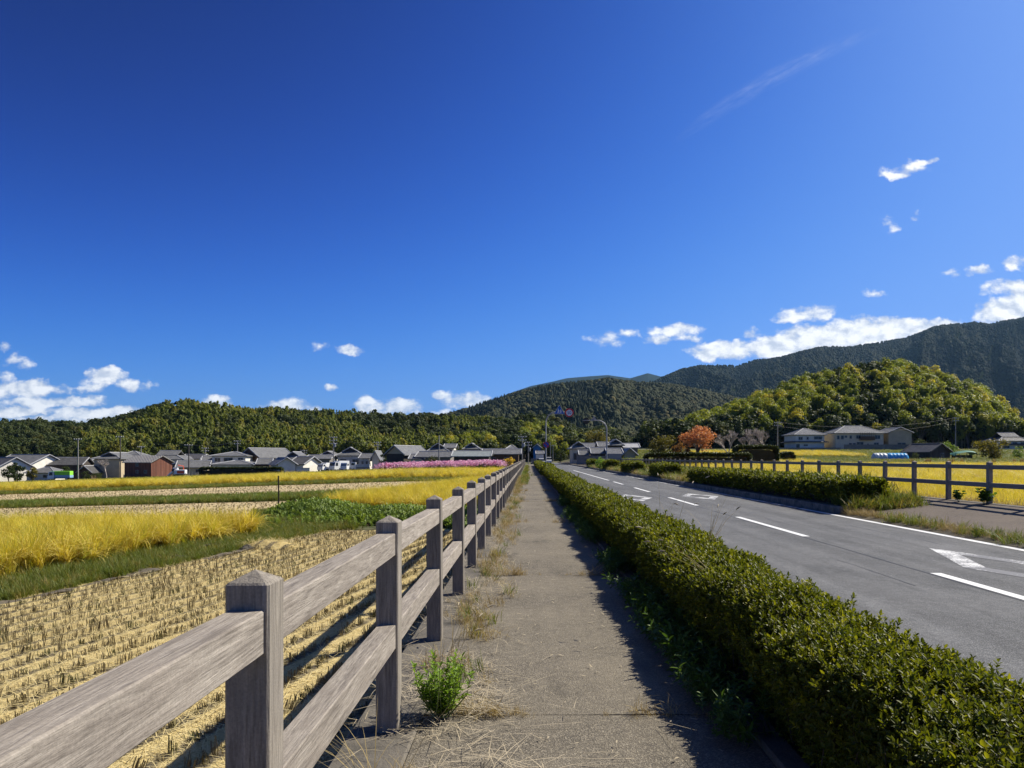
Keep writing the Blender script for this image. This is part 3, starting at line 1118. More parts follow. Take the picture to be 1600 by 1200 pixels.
p = in_quad([(-7.2, 1), (-1.0, 1), (-1.0, 20.4), (-5.9, 20)], 95000, rg)
p = p[(p[:, 0] > -0.72 * p[:, 1] - .4) & (fbm(p[:, 0] * 1.2, p[:, 1] * .7, 8) + rg.normal(0, .08, len(p)) + .20 * np.cos((p[:, 0] + .95 - (p[:, 1] + 3) * math.tan(ROWA)) * 2 * PI / (ROWP * ca)) < .54)]
litter('straw_litter', p, terrain(p[:, 0], p[:, 1]) + .012, M['straw'], (.07, .26), (.003, .0065), 3, fieldS1)


def heap(name, label, cat_, X, Y, rx, ry, h, m, n, z=None, seed=1, L=(.1, .3)):
    """loose pile of straw: mound with strands lying over it"""
    r = np.random.default_rng(seed)
    z0 = float(terrain(X, Y)) if z is None else z
    t = thing(name, label, cat_, (X, Y, z0))
    q = MB()
    P = np.zeros((9, 17, 3))
    rr_, aa = np.meshgrid(np.linspace(0, 1.05, 9), np.linspace(0, 2 * PI, 17), indexing='ij')
    jit = 1 + .25 * (fbm(np.cos(aa) * 1.5 + 5, np.sin(aa) * 1.5 + 5, seed) - .5)
    P[..., 0] = rr_ * rx * np.cos(aa) * jit
    P[..., 1] = rr_ * ry * np.sin(aa) * jit
    P[..., 2] = h * np.clip(1 - rr_ ** 1.6, -.15, 1) * (.7 + .6 * fbm(P[..., 0] * 3, P[..., 1] * 3, seed + 1))
    q.grid(P)
    q.build('mound', m[0], t, True)
    a = r.uniform(0, 2 * PI, n)
    d = np.sqrt(r.random(n))
    b = np.c_[d * rx * np.cos(a), d * ry * np.sin(a), h * np.clip(1 - d ** 1.6, 0, 1) * .95 + .01]
    v = blades(b, r.uniform(0, 2 * PI, n), r.uniform(1.0, 1.6, n), r.uniform(0, .5, n), r.uniform(*L, n), r.uniform(.003, .007, n), 2)
    link('strands', np_mesh('strands', v[0], v[1], m[1]), t, kind='stuff')
    return t


heap('straw_pile', 'low golden pile of loose straw on the stubble near the fence', 'straw pile', gx(420, 16.4), 16.4, .85, .55, .17, (M['straw_ground'], M['straw']), 900, seed=2)
heap('straw_pile', 'small pale straw heap beside the dark metal stake', 'straw pile', gx(462, 28.5), 28.5, 1.0, .6, .16, (M['straw_far'], M['straw']), 500, seed=4)
M['clod'] = mat('wet_clod', (0.045, 0.04, 0.035), 0.9, (0.09, 0.08, 0.06), 20.0, 4.0, 0.8, 40.0)


def clod(X, Y, r0, label, seed):
    r = np.random.default_rng(seed)
    q = MB()
    aa, ee = np.meshgrid(np.linspace(0, 2 * PI, 13), np.linspace(-.3, PI / 2, 7))
    rad = r0 * (.7 + .7 * fbm(np.cos(aa) * 2 + 9, np.sin(aa) * 2 + ee * 2 + 9, seed))
    P = np.stack([rad * 1.5 * np.cos(aa) * np.cos(ee), rad * np.sin(aa) * np.cos(ee), rad * .75 * np.sin(ee)], -1)
    q.grid(P)
    o = q.build('mud_clod', M['clod'], None, False, label=label, category='mud clod')
    o.location = (X, Y, float(terrain(X, Y)))
    o.rotation_euler = (0, 0, r.uniform(0, 6))


clod(gx(331, 16.2), 16.2, .16, 'larger dark mud clod by the mud strip edging the stubble', 1)
clod(gx(385, 16.0), 16.0, .15, 'flat dark mud clod between mud strip and straw pile', 2)
clod(gx(277, 14.6), 14.6, .11, 'small grey mud clod nearest the rice, on the mud strip', 3)


# ------------------------------------------------------------------ standing rice
def rice_field(name, quad, spacing, label=None, seed=1, scale=1.0, cull=None, hz=1.0, zoff=0.0):
    r = np.random.default_rng(seed)
    q = np.array(quad, float)
    ar = 0.5 * abs(sum(q[k, 0] * q[(k + 1) % 4, 1] - q[(k + 1) % 4, 0] * q[k, 1] for k in range(4)))
    n = int(ar / spacing ** 2)
    p = in_quad(quad, n, r)
    px = CX + F * p[:, 0] / np.maximum(p[:, 1], .5)
    p = p[(px > -220) & (px < 1830) & (p[:, 1] > 1)]
    if cull is not None:
        p = p[cull(p)]
    n = len(p)
    lean = fbm(p[:, 0] * .35, p[:, 1] * .35, seed)
    la = fbm(p[:, 0] * .2 + 40, p[:, 1] * .2, seed + 5) * 4 * PI
    tilt = .10 + .55 * np.clip(lean - .42, 0, 1) * 2
    rot = np.c_[tilt * np.cos(la) + r.normal(0, .06, n), tilt * np.sin(la) + r.normal(0, .06, n), r.uniform(0, 6.28, n)]
    s = scale * r.uniform(.85, 1.1, n) * (.9 + .2 * fbm(p[:, 0] * .5, p[:, 1] * .5, seed + 2))
    return scatter(name, np.c_[p, terrain(p[:, 0], p[:, 1]) - .02 + zoff], rot, np.c_[s * hz, s * hz, s], r.integers(0, 6, n), C_rice, None, label=label, category='rice')


rice_field('standing_rice', [(-11.6, -4), (-6.75, 19.2), (-26, 19.4), (-26, -4)][::-1], .17, 'golden ripe rice standing beside the green bank, nearest plot', 1, .86)
rice_field('standing_rice', [(-1.75, 26.2), (-1.7, 66), (-3.6, 56), (-7.6, 29)], .22, 'bright yellow rice plot right behind the footpath fence', 2, .9)
rice_field('standing_rice', [(-2.2, 69), (-2.2, 96), (-88, 90), (-80, 70)], .58, 'long yellow rice plot in front of the village houses', 3, 1.0, hz=1.9)
rice_field('standing_rice', [(12.6, 12), (40, 12), (40, 40), (12.6, 40)], .21, 'yellow rice close behind the fence across the road', 4, .98)
rice_field('standing_rice', [(12.6, 40), (72, 40), (80, 100), (12.6, 96)], .52, 'yellow rice stretching back towards the straw sheaves', 5, 1.0, hz=1.7)
rice_field('standing_rice', [(40, 24), (80, 24), (80, 40), (40, 40)], .5, 'yellow rice at the far edge beyond the entrance', 6, 1.0, hz=1.7)


# ------------------------------------------------------------------ grass on the banks
def grassy(name, quad, n, coll=C_grass, sc=(.7, 1.3), zo=0.0, seed=1, nk=4, parent=None, zfun=None, hz=1.0, **tags):
    r = np.random.default_rng(seed)
    p = in_quad(quad, n, r)
    px = CX + F * p[:, 0] / np.maximum(p[:, 1], .5)
    p = p[(px > -200) & (px < 1800)]
    n = len(p)
    z = (terrain(p[:, 0], p[:, 1]) if zfun is None else zfun(p)) + zo
    s = r.uniform(*sc, n) * (.7 + .6 * fbm(p[:, 0], p[:, 1], seed))
    return scatter(name, np.c_[p, z], np.c_[r.normal(0, .15, n), r.normal(0, .15, n), r.uniform(0, 6.28, n)], np.c_[s * hz, s * hz, s], r.integers(0, nk, n), coll, parent, **tags)


grassy('bank_grass', [(-11.4, -4), (-9.5, -4), (-5.1, 20.6), (-7.0, 20.6)], 10500, sc=(.35, .8), seed=2)
grassy('bank_grass', [(-7.2, 19.6), (-4.6, 20.6), (-6.2, 29), (-9.6, 27)], 5000, sc=(.5, 1.0), seed=12)
grassy('bank_grass', [(-48, 39), (-6.6, 35), (-5.2, 41), (-50, 44)], 11000, sc=(.7, 1.3), seed=3, hz=1.3)
grassy('bank_grass', [(-85, 64.5), (-4.2, 62), (-3.0, 68), (-85, 69.5)], 7000, sc=(.7, 1.3), seed=4, hz=2.0)
grassy('bank_grass', [(-60, 40), (-26, 38), (-26, 45), (-60, 47)], 2500, sc=(.6, 1.2), seed=5, hz=1.4)

# ------------------------------------------------------------------ clipped hedges
M['hedge_core'] = mat('hedge_core', (0.028, 0.026, 0.014), 0.95, (0.05, 0.042, 0.02), 30.0, 4.0, 0.8, 60.0)


def hedge(name, label, x0, x1, y0, y1, zb, h, dens, sc=1.0, seed=1, lump=.05, group=None, coll=None, nk=6, near=None, ends=False, core_in=.10):
    """box hedge with rounded shoulders: dark twiggy core and leafy sprigs all over it"""
    r = np.random.default_rng(seed)
    t = thing(name, label, 'hedge', ((x0 + x1) / 2, (y0 + y1) / 2, zb), 0, group)
    ox, oy = (x0 + x1) / 2, (y0 + y1) / 2
    w2, l2 = (x1 - x0) / 2, (y1 - y0) / 2
    # core
    q = MB()
    ny = max(3, int((y1 - y0) / 0.7))
    prof = [(-1, 0.02), (-1, .45), (-.96, .78), (-.78, .97), (-.3, 1), (.3, 1), (.78, .97), (.96, .78), (1, .45), (1, .02)]
    P = np.zeros((ny, len(prof), 3))
    yy_ = np.linspace(-l2 + core_in, l2 - core_in, ny)
    for j, (a, b) in enumerate(prof):
        P[:, j, 0] = a * (w2 - core_in)
        P[:, j, 1] = yy_
        P[:, j, 2] = b * (h - core_in * .8) + lump * (fbm(yy_ * 1.4 + oy, yy_ * 0 + a * 2 + ox, seed) - .5) * (b > .5)
    q.grid(P)
    q.poly([tuple(P[0, j]) for j in range(len(prof) - 1, -1, -1)])
    q.poly([tuple(P[-1, j]) for j in range(len(prof))])
    q.build('twiggy_core', M['hedge_core'], t)
    # sprigs on the outline
    per = 2 * h + 2 * w2
    n = int(dens * per * (y1 - y0))
    yv = r.uniform(-l2, l2, n)
    if near is not None:
        d = np.maximum(yv + oy, near)
        keep = r.random(n) < (near / d) ** 1.0
        yv = yv[keep]
        n = len(yv)
        sy = np.sqrt(np.maximum(yv + oy, near) / near)
        sy = np.minimum(sy, 3.2)
    else:
        sy = np.ones(n)
    s = r.uniform(0, per, n)
    X = np.zeros(n)
    Z = np.zeros(n)
    NX = np.zeros(n)
    NZ = np.zeros(n)
    rc = min(.24, w2 * .7)
    L_ = s < h
    T_ = (s >= h) & (s < h + 2 * w2)
    R_ = s >= h + 2 * w2
    X[L_], Z[L_], NX[L_] = -w2, s[L_], -1
    X[T_], Z[T_], NZ[T_] = s[T_] - h - w2, h, 1
    X[R_], Z[R_], NX[R_] = w2, s[R_] - h - 2 * w2, 1
    # round the shoulders
    cx_ = np.clip(X, -w2 + rc, w2 - rc)
    cz_ = np.minimum(Z, h - rc)
    dx, dz = X - cx_, Z - cz_
    ln = np.hypot(dx, dz)
    k = ln > rc
    X = np.where(k, cx_ + dx / np.maximum(ln, 1e-6) * rc, X)
    Z = np.where(k, cz_ + dz / np.maximum(ln, 1e-6) * rc, Z)
    NX = np.where(k, dx / np.maximum(ln, 1e-6), NX)
    NZ = np.where(k, dz / np.maximum(ln, 1e-6), NZ)
    lum = lump * 2 * (fbm(yv * 2.2 + oy, (X + Z) * 2.2, seed) - .5) + r.normal(0, .018, n) - .03
    under = np.clip(1 - Z / (h * .55), 0, 1) * .10          # foot of the hedge is drawn in
    X = X + NX * (lum - under)
    Z = Z + NZ * lum
    if ends:
        m_ = r.random(n) < .06 / max(.06, (y1 - y0) / 12)
        e = np.where(r.random(n) < .7, -l2, l2)
        yv = np.where(m_, e, yv)
        X = np.where(m_, r.uniform(-w2, w2, n), X)
        Z = np.where(m_, r.uniform(.1, h, n), Z)
    shoots = r.random(n) < .02
    Z = Z + shoots * (NZ > .5) * r.uniform(.02, .10, n)
    # orientation: sprig axis along a jittered outward-and-up normal
    D = unit(np.c_[NX * .8 + r.normal(0, .38, n), r.normal(0, .38, n), NZ + .45 + r.normal(0, .3, n)])
    th = np.arccos(np.clip(D[:, 2], -1, 1))
    ph = np.arctan2(D[:, 1], D[:, 0])
    rot = np.c_[np.zeros(n), th, ph]
    sz = sc * sy * r.uniform(.75, 1.25, n)
    keep = (Z > .03) & ~((NX < -.5) & (Z < h * .5) & (r.random(n) < .45))
    o = scatter('foliage', np.c_[X, yv, Z][keep], rot[keep], sz[keep], r.integers(0, nk, n)[keep], coll or C_hedge, t)
    return t


hedge('clipped_hedge', 'long clipped glossy green hedge running beside the footpath, nearest of all hedges', 1.22, 1.94, -1.0, 60, 0.0, 0.57, 2100, .52, 3, .09, near=4.0)
hedge('clipped_hedge', 'far stretch of footpath hedge beyond the tall sign pole', 1.24, 1.96, 60.5, 135, 0.0, 0.58, 60, 3.2, 4, .07)
# bare twigs inside the near hedge
r_ = np.random.default_rng(8)
parts_ = []
for k in range(420):
    y = r_.uniform(.8, 12)
    x = r_.uniform(1.25, 1.5)
    a = np.array([x, y, r_.uniform(.02, .2)])
    d = unit(np.array([r_.normal(-.25, .35), r_.normal(0, .5), 1.0]))
    b = a + d * r_.uniform(.15, .4)
    b[0] = max(b[0], 1.22)
    v_, f_ = qtube([a, (a + b) / 2 + r_.normal(0, .015, 3), b], [.004, .003, .0015], 3)
    parts_.append((v_, f_, 0))
V_, F_, _m = cat(parts_)
o = link('twigs', np_mesh('twigs', V_, F_, M['twig']), bpy.data.objects['clipped_hedge'], kind='stuff')
hb = bpy.data.objects['clipped_hedge']
o.location = (-hb.location.x, -hb.location.y, -hb.location.z)
# hedges beyond the road
G2 = 'hedges in the far planter'
hedge('clipped_hedge', 'broad clipped hedge in the far planter beside the paved entrance', 9.0, 10.1, 21.9, 43.5, 0.07, 0.60, 130, 2.0, 5, .10, G2, ends=True)
hedge('clipped_hedge', 'short round clipped hedge next beyond the broad planter hedge', 9.0, 10.1, 51.5, 57, 0.07, 0.72, 80, 2.6, 6, .12, G2, ends=True)
hedge('clipped_hedge', 'low dark hedge block with dry weeds round it, third along the far planter', 9.0, 10.0, 67, 74, 0.07, 0.75, 60, 3.0, 7, .12, G2, ends=True)
hedge('clipped_hedge', 'small dark hedge block at the foot of the right sign pole', 8.95, 9.95, 88, 92.2, 0.07, 0.8, 50, 3.4, 8, .12, G2, ends=True)
hedge('clipped_hedge', 'tiny hedge clump at the far end of the far planter', 8.95, 9.8, 112, 117, 0.07, 0.8, 40, 3.6, 9, .12, G2, ends=True)

# ------------------------------------------------------------------ weeds and litter along the path
n = 2600
r = np.random.default_rng(21)
y = 1.2 + 24 * r.random(n) ** 1.5
x = 1.08 + r.normal(0, .075, n) + .06 * (fbm(y * 1.5, y * 0, 3) - .5)
keep = fbm(y * .8, y * 0 + 3, 9) > .40
rot = np.c_[r.normal(0, .4, n), r.normal(0, .4, n) - .2, r.uniform(0, 6.28, n)]
z = np.where(x > 1.14, .03, 0.0) + r.uniform(0, .1, n)
scatter('weeds', np.c_[x, y, z][keep], rot[keep], (r.uniform(.5, 1.2, n) * (.6 + .8 * fbm(y * 2, y * 0, 6)))[keep], r.integers(0, 4, n)[keep], C_weed)
# dry and green grass along the fence foot
n = 760
y = 1.4 + 55 * r.random(n) ** 1.8
x = -.50 + r.normal(0, .13, n)
x = np.clip(x, -.88, -.12)
g_ = fbm(y * .9, y * 0 + 7, 12)
keep = g_ + r.normal(0, .07, n) > .42
kk = keep & (r.random(n) < .75)
scatter('dry_grass', np.c_[x, y, x * 0][kk], np.c_[r.normal(0, .35, n), r.normal(0, .35, n), r.uniform(0, 6.28, n)][kk], (r.uniform(.35, .85, n) * (1 + y / 60))[kk], r.integers(0, 4, n)[kk], C_dry)
kk = keep & ~kk & (r.random(n) < .9)
scatter('green_grass', np.c_[x, y, x * 0][kk], np.c_[r.normal(0, .3, n), r.normal(0, .3, n), r.uniform(0, 6.28, n)][kk], (r.uniform(.35, .8, n))[kk], r.integers(0, 4, n)[kk], C_grass)
# far path: weeds creeping in from the fence side
n = 420
y = r.uniform(40, 130, n)
x = -.45 + np.abs(r.normal(0, .22, n))
scatter('green_grass', np.c_[x, y, x * 0], np.c_[r.normal(0, .3, n), r.normal(0, .3, n), r.uniform(0, 6.28, n)], r.uniform(.6, 1.4, n), r.integers(0, 4, n), C_grass)
p = np.c_[np.clip(-.52 + r.normal(0, .19, 9000), -.92, .35), 1.2 + 34 * r.random(9000) ** 1.6]
p = p[fbm(p[:, 0] * 2.5, p[:, 1] * 1.4, 14) > .40]
litter('dead_grass_litter', p, 0.008, M['greystraw'], (.05, .26), (.0022, .0045), 9, None, .035)
p = np.c_[np.clip(-.42 + r.normal(0, .30, 2600), -.92, .75), 1.3 + 3.4 * r.random(2600)]
p = p[fbm(p[:, 0] * 2.2 + 4, p[:, 1] * 1.6, 15) > .44]
litter('dead_grass_litter', p, 0.010, M['greystraw'], (.10, .38), (.0022, .0045), 10, None, .05)
p = np.c_[r.uniform(-.4, 1.0, 260), 2 + 22 * r.random(260) ** 1.4]
litter('leaf_scraps', p, 0.008, M['greystraw'], (.02, .06), (.004, .012), 11, None, .012)
# tufts in the joints
n = 0
PJ, SJ = [], []
for jy in (4.31, 9.42, 17.1, 25.3, 33.2, 41.0, 49.0):
    for k in range(34):
        xx = r.choice([r.normal(-.25, .22), r.normal(.72, .16), r.uniform(-.5, 1.0)], p=[.5, .35, .15])
        if -.58 < xx < 1.1:
            PJ.append((xx, jy + r.normal(0, .025), -.02))
            SJ.append(r.uniform(.25, .85) * (1.15 if abs(xx - .72) < .15 or abs(xx + .25) < .2 else .5))
PJ = np.array(PJ)
n = len(PJ)
scatter('joint_grass', PJ, np.c_[r.normal(0, .5, n), r.normal(0, .5, n), r.uniform(0, 6.28, n)], np.array(SJ), r.integers(0, 4, n), C_dry)


def leafy_plant(name, label, X, Y, z, h, spread, nst, m, seed, nl=26, L=.045, wd=.014, cat_='weed', stem=None):
    """upright weed: several leafy stems from one root"""
    r = np.random.default_rng(seed)
    t = thing(name, label, cat_, (X, Y, z))
    st, lf = [], []
    for k in range(nst):
        az = r.uniform(0, 2 * PI)
        out = spread * np.sqrt(r.random())
        hh = h * r.uniform(.6, 1.05)
        b = np.array([r.normal(0, .02), r.normal(0, .02), 0])
        e = b + np.array([np.cos(az) * out, np.sin(az) * out, hh])
        mid_ = (b + e) / 2 + np.array([np.cos(az), np.sin(az), 0]) * out * .25
        st.append(qtube([b, mid_, e], [.004, .003, .0015], 4) + (0,))
        s = r.uniform(.15, 1.0, nl)[:, None]
        P = b * (1 - s) ** 2 + 2 * mid_ * s * (1 - s) + e * s * s
        a2 = r.uniform(0, 2 * PI, nl)
        el = r.uniform(.1, 1.1, nl)
        D = np.c_[np.cos(a2) * np.cos(el), np.sin(a2) * np.cos(el), np.sin(el)]
        Nn = np.c_[-np.cos(a2) * np.sin(el), -np.sin(a2) * np.sin(el), np.cos(el)]
        lf.append(leaves(P, D, Nn, L * r.uniform(.5, 1.25, nl) * (1.15 - .5 * s[:, 0]), wd * r.uniform(.7, 1.2, nl)) + (0,))
    V, Fq, mi = cat(st)
    link('stems', np_mesh('stems', V, Fq, stem or M['palestem']), t)
    V, Fq, mi = cat(lf)
    link('leaves', np_mesh('leaves', V, Fq, m), t, kind='stuff')
    return t


leafy_plant('leafy_weed', 'bright green bushy weed sprouting at the fence foot by the second post', gx(690, 4.25), 4.25, 0.0, .34, .17, 34, M['bright_leaf'], 5, 40, .05, .013)
leafy_plant('leafy_weed', 'dark broad-leaved climber hanging on the right fence post near the frame edge', 12.05, 20.5, .2, .44, .30, 9, M['weed_leaf'], 6, 10, .17, .11)
leafy_plant('leafy_weed', 'small dark leafy weed standing against the golden rice by the far fence', 12.0, 21.6, .2, .34, .16, 6, M['weed_leaf'], 7, 9, .15, .10)


def foxtail(X, Y, z, label, seed, n=7, h=.75, lean=0.0, laz=0.0, ear=True):
    r = np.random.default_rng(seed)
    t = thing('foxtail_grass', label, 'grass', (X, Y, z), 0, 'foxtail stalks by the path')
    b = np.zeros((n, 3))
    b[:, :2] = r.normal(0, .04, (n, 2))
    az = laz + r.normal(0, .9 if lean else 3, n)
    tl, dr, ln = r.uniform(.1, .4, n) + lean, r.uniform(.4, 1.1, n), h * r.uniform(.6, 1.1, n)
    v = blades(b, az, tl, dr, ln, np.full(n, .004), 4)
    link('stalks', np_mesh('stalks', v[0], v[1], M['drygrass']), t, kind='stuff')
    if ear:
        pr = []
        P = v[0].reshape(n, 5, 2, 3).mean(2)
        for k in range(min(n, 4)):
            d = unit(P[k, 4] - P[k, 3])
            e = P[k, 4]
            pr.append(qtube([e, e + d * .03 - np.array([0, 0, .004]), e + d * .065 - np.array([0, 0, .016])], [.004, .007, .002], 6) + (0,))
        V, Fq, mi = cat(pr)
        link('ears', np_mesh('ears', V, Fq, M['greystraw']), t, kind='stuff')
    return t


foxtail(1.42, 5.9, .45, 'foxtail stalks arching out of the hedge side over the path', 1, 6, .75, .5, 2.9)
foxtail(1.75, 7.6, .5, 'pale dry foxtail stalks standing up from the hedge top against the road', 2, 12, .75, .15, 0.3)
foxtail(1.65, 9.2, .5, 'taller thin grass seed heads on the hedge top farther along', 3, 9, .8, .1, 0.1)
foxtail(-.62, 3.2, 0, 'foxtail grass leaning over the fence foot in front of the bright green weed', 4, 14, .55, .3, 2.6)
foxtail(-.55, 5.6, 0, 'thin green-tipped grass stalks at the foot of the third fence post', 5, 10, .42, .3, 1.0)
foxtail(-.30, 2.35, 0, 'dry grass tuft at the bottom edge of the path beside the litter', 6, 12, .35, .5, 2.0)

# verge plants beyond the road
n = 900
y = r.uniform(8, 22, n)
x = 8.95 + r.normal(0, .16, n)
kk = fbm(y * .9, y * 0, 31) + r.normal(0, .1, n) > .45
scatter('verge_dry_grass', np.c_[x, y, x * 0 - .12][kk], np.c_[r.normal(0, .3, n), r.normal(0, .3, n), r.uniform(0, 6.28, n)][kk], r.uniform(.5, 1.3, n)[kk], r.integers(0, 4, n)[kk], C_dry)
kk = ~kk & (r.random(n) < .35)
scatter('verge_green_grass', np.c_[x, y, x * 0 - .12][kk], np.c_[r.normal(0, .3, n), r.normal(0, .3, n), r.uniform(0, 6.28, n)][kk], r.uniform(.5, 1.2, n)[kk], r.integers(0, 4, n)[kk], C_grass)
n = 420
y = 21.3 + np.abs(r.normal(0, .9, n))
x = r.uniform(8.95, 11.0, n)
s = r.uniform(.8, 2.0, n)
kg = r.random(n) < .75
for nm, cc_, k in (('hedge_end_grass', C_grass, kg), ('hedge_end_dry_grass', C_dry, ~kg)):
    scatter(nm, np.c_[x, y, np.where(y > 21.7, .06, -.06)][k], np.c_[r.normal(0, .3, n), r.normal(0, .3, n), r.uniform(0, 6.28, n)][k], s[k], r.integers(0, 4, n)[k], cc_)
# tall weeds between the far hedge and the fence
n = 5200
y = 26.0 + 92 * r.random(n) ** 1.3
x = r.uniform(10.3, 12.15, n)
s = r.uniform(1.2, 3.0, n) * (.4 + 1.1 * fbm(x, y * .5, 17)) * np.clip((x - 10.0) / 1.2, .3, 1)
kg = r.random(n) < .6
for nm, cc_, k in (('roadside_weeds', C_grass, kg), ('roadside_dry_grass', C_dry, ~kg)):
    scatter(nm, np.c_[x, y, x * 0 + .15][k], np.c_[r.normal(0, .2, n), r.normal(0, .2, n), r.uniform(0, 6.28, n)][k], np.c_[s * 1.2, s * 1.2, s * .95][k], r.integers(0, 4, n)[k], cc_)
n = 1700
y = 43 + 75 * r.random(n)
x = r.uniform(8.85, 10.4, n)
s = r.uniform(.8, 2.2, n)
kg = r.random(n) < .4
for nm, cc_, k in (('planter_weeds', C_grass, kg), ('planter_dry_grass', C_dry, ~kg)):
    scatter(nm, np.c_[x, y, x * 0 + .07][k], np.c_[r.normal(0, .2, n), r.normal(0, .2, n), r.uniform(0, 6.28, n)][k], np.c_[s * 1.3, s * 1.3, s][k], r.integers(0, 4, n)[k], cc_)
# grass at the rice edge behind the far fence
n = 2600
y = 13 + 60 * r.random(n) ** 1.4
x = 12.45 + np.abs(r.normal(0, .18, n))
scatter('rice_edge_grass', np.c_[x, y, x * 0 - .05], np.c_[r.normal(0, .25, n), r.normal(0, .25, n), r.uniform(0, 6.28, n)], r.uniform(1.0, 2.4, n), r.integers(0, 4, n), C_dry)


# ------------------------------------------------------------------ creeping bushes on the bank at the end of the stubble
def mound_bush(name, label, cx, cy, z, rx, ry, h, n, coll, nk, sc, seed, cat_='bush', group=None):
    r = np.random.default_rng(seed)
    t = thing(name, label, cat_, (cx, cy, z), 0, group)

    def hz_(x, y):
        d = (x / rx) ** 2 + (y / ry) ** 2
        return h * np.sqrt(np.clip(1 - d, 0, 1)) * (.55 + .9 * fbm((x + cx) * 1.3 / min(rx, 1.5), (y + cy) * 1.3 / min(rx, 1.5), seed))
    q = MB()
    P = np.zeros((13, 19, 3))
    P[..., 0] = np.linspace(-rx, rx, 19)[None, :]
    P[..., 1] = np.linspace(-ry, ry, 13)[:, None]
    P[..., 2] = hz_(P[..., 0], P[..., 1]) * .82 - .03
    q.grid(P)
    q.build('twiggy_core', M['hedge_core'], t)
    a = r.uniform(0, 2 * PI, n)
    d = np.sqrt(r.random(n)) * .99
    x, y = rx * d * np.cos(a), ry * d * np.sin(a)
    zz = hz_(x, y) * r.uniform(.72, 1.05, n)
    tl = np.clip(d, 0, 1) * .8
    rot = np.c_[r.normal(0, .35, n), tl + r.normal(0, .3, n), a]
    scatter('foliage', np.c_[x, y, zz], rot, sc * r.uniform(.7, 1.3, n), r.integers(0, nk, n), coll, t)
    return t


M['bush_leaf'] = leafmat('bush_leaf', (0.14, 0.22, 0.035), (0.23, 0.30, 0.06), 0.5, 0.35, 0.3)
C_bush = proto_collection('bush_sprig', [sprig_proto(60 + i, M['bush_leaf'], 12, .075, .050, .15, M['palestem'], .1) for i in range(4)])
mound_bush('creeper_bush', 'leafy green creeper mound at the end of the stubble, beside the metal stake', gx(500, 24.5), 24.5, -.5, 1.6, 1.6, .42, 1500, C_bush, 4, 1.0, 1)
mound_bush('creeper_bush', 'lower leafy green creeper mound between the stake-side mound and the fence', gx(600, 24), 24.0, -.5, 1.7, 1.7, .30, 1500, C_bush, 4, 1.0, 2)
mound_bush('creeper_bush', 'leafy green creeper mound directly behind the fence rails', gx(705, 23.5), 23.5, -.5, 1.5, 1.8, .30, 1300, C_bush, 4, 1.0, 3)
for k, X in enumerate(np.arange(-47, -8, 2.6)):
    pass
n = 2600
p = in_quad([(-46, 39.5), (-8, 35.6), (-7, 40.5), (-48, 43.5)], n, rg)
scatter('bank_weeds', np.c_[p, terrain(p[:, 0], p[:, 1]) + rg.uniform(.0, .14, n)], np.c_[rg.normal(0, .5, n), rg.normal(0, .5, n), rg.uniform(0, 6.28, n)], rg.uniform(.6, 1.1, n), rg.integers(0, 4, n), C_bush)
n = 700
p = in_quad([(-7.4, 20.9), (-1.2, 20.9), (-1.6, 25.5), (-8.2, 27)], n, rg)
scatter('bank_weeds', np.c_[p, terrain(p[:, 0], p[:, 1]) + rg.uniform(.0, .2, n)], np.c_[rg.normal(0, .5, n), rg.normal(0, .5, n), rg.uniform(0, 6.28, n)], rg.uniform(.6, 1.2, n), rg.integers(0, 4, n), C_bush)

M['rust'] = mat('rusty_iron', (0.055, 0.035, 0.025), 0.8, (0.03, 0.022, 0.018), 30.0)
q = MB()
q.tube([(0, 0, -.1), (0.01, 0, .6), (0.0, 0, 1.28)], [.026, .025, .024], 8)
q.build('metal_stake', M['rust'], None, label='thin dark rusty stake standing upright at the corner of the field', category='stake').location = (gx(435, 27.4), 27.4, float(terrain(-8.85, 27.4)))

# ------------------------------------------------------------------ hills and forests
M['hill_soil'] = mat('forest_floor', (0.014, 0.019, 0.008), 0.95, (0.022, 0.026, 0.010), 0.05, 5.0, spec=0.0)
M['broadleaf'] = leafmat('broadleaf_crown', (0.032, 0.052, 0.014), (0.072, 0.095, 0.022), 0.6, 0.32, 0.2, cc=(0.105, 0.105, 0.026), big=((0.055, 0.072, 0.018), .02))
M['bamboo'] = leafmat('bamboo_leaf', (0.135, 0.19, 0.025), (0.28, 0.31, 0.037), 0.55, 0.45, 0.25, cc=(0.42, 0.39, 0.055), tcol=(1.4, 1.25, .5))
M['bamboo_dull'] = leafmat('bamboo_leaf_dull', (0.12, 0.155, 0.034), (0.21, 0.235, 0.048), 0.55, 0.45, 0.25, cc=(0.28, 0.26, 0.055))
M['conifer'] = leafmat('conifer_needles', (0.032, 0.050, 0.017), (0.060, 0.078, 0.022), 0.6, 0.25, 0.2)
M['culm'] = mat('bamboo_culm', (0.16, 0.17, 0.07), 0.6, (0.22, 0.20, 0.10), 3.0)
M['far_crown'] = leafmat('far_crown', (0.026, 0.034, 0.011), (0.056, 0.060, 0.018), 0.8, 0.0, 0.1, cc=(0.095, 0.078, 0.022), big=((0.040, 0.046, 0.015), .006))
M['far_dark'] = leafmat('far_conifer', (0.015, 0.024, 0.010), (0.026, 0.036, 0.013), 0.8, 0.0, 0.1, big=((0.042, 0.050, 0.017), .0016))
M['far_blue'] = mat('far_forest', (0.010, 0.016, 0.008), 0.9, (0.018, 0.024, 0.012), 0.01, 6.0, spec=0.0)


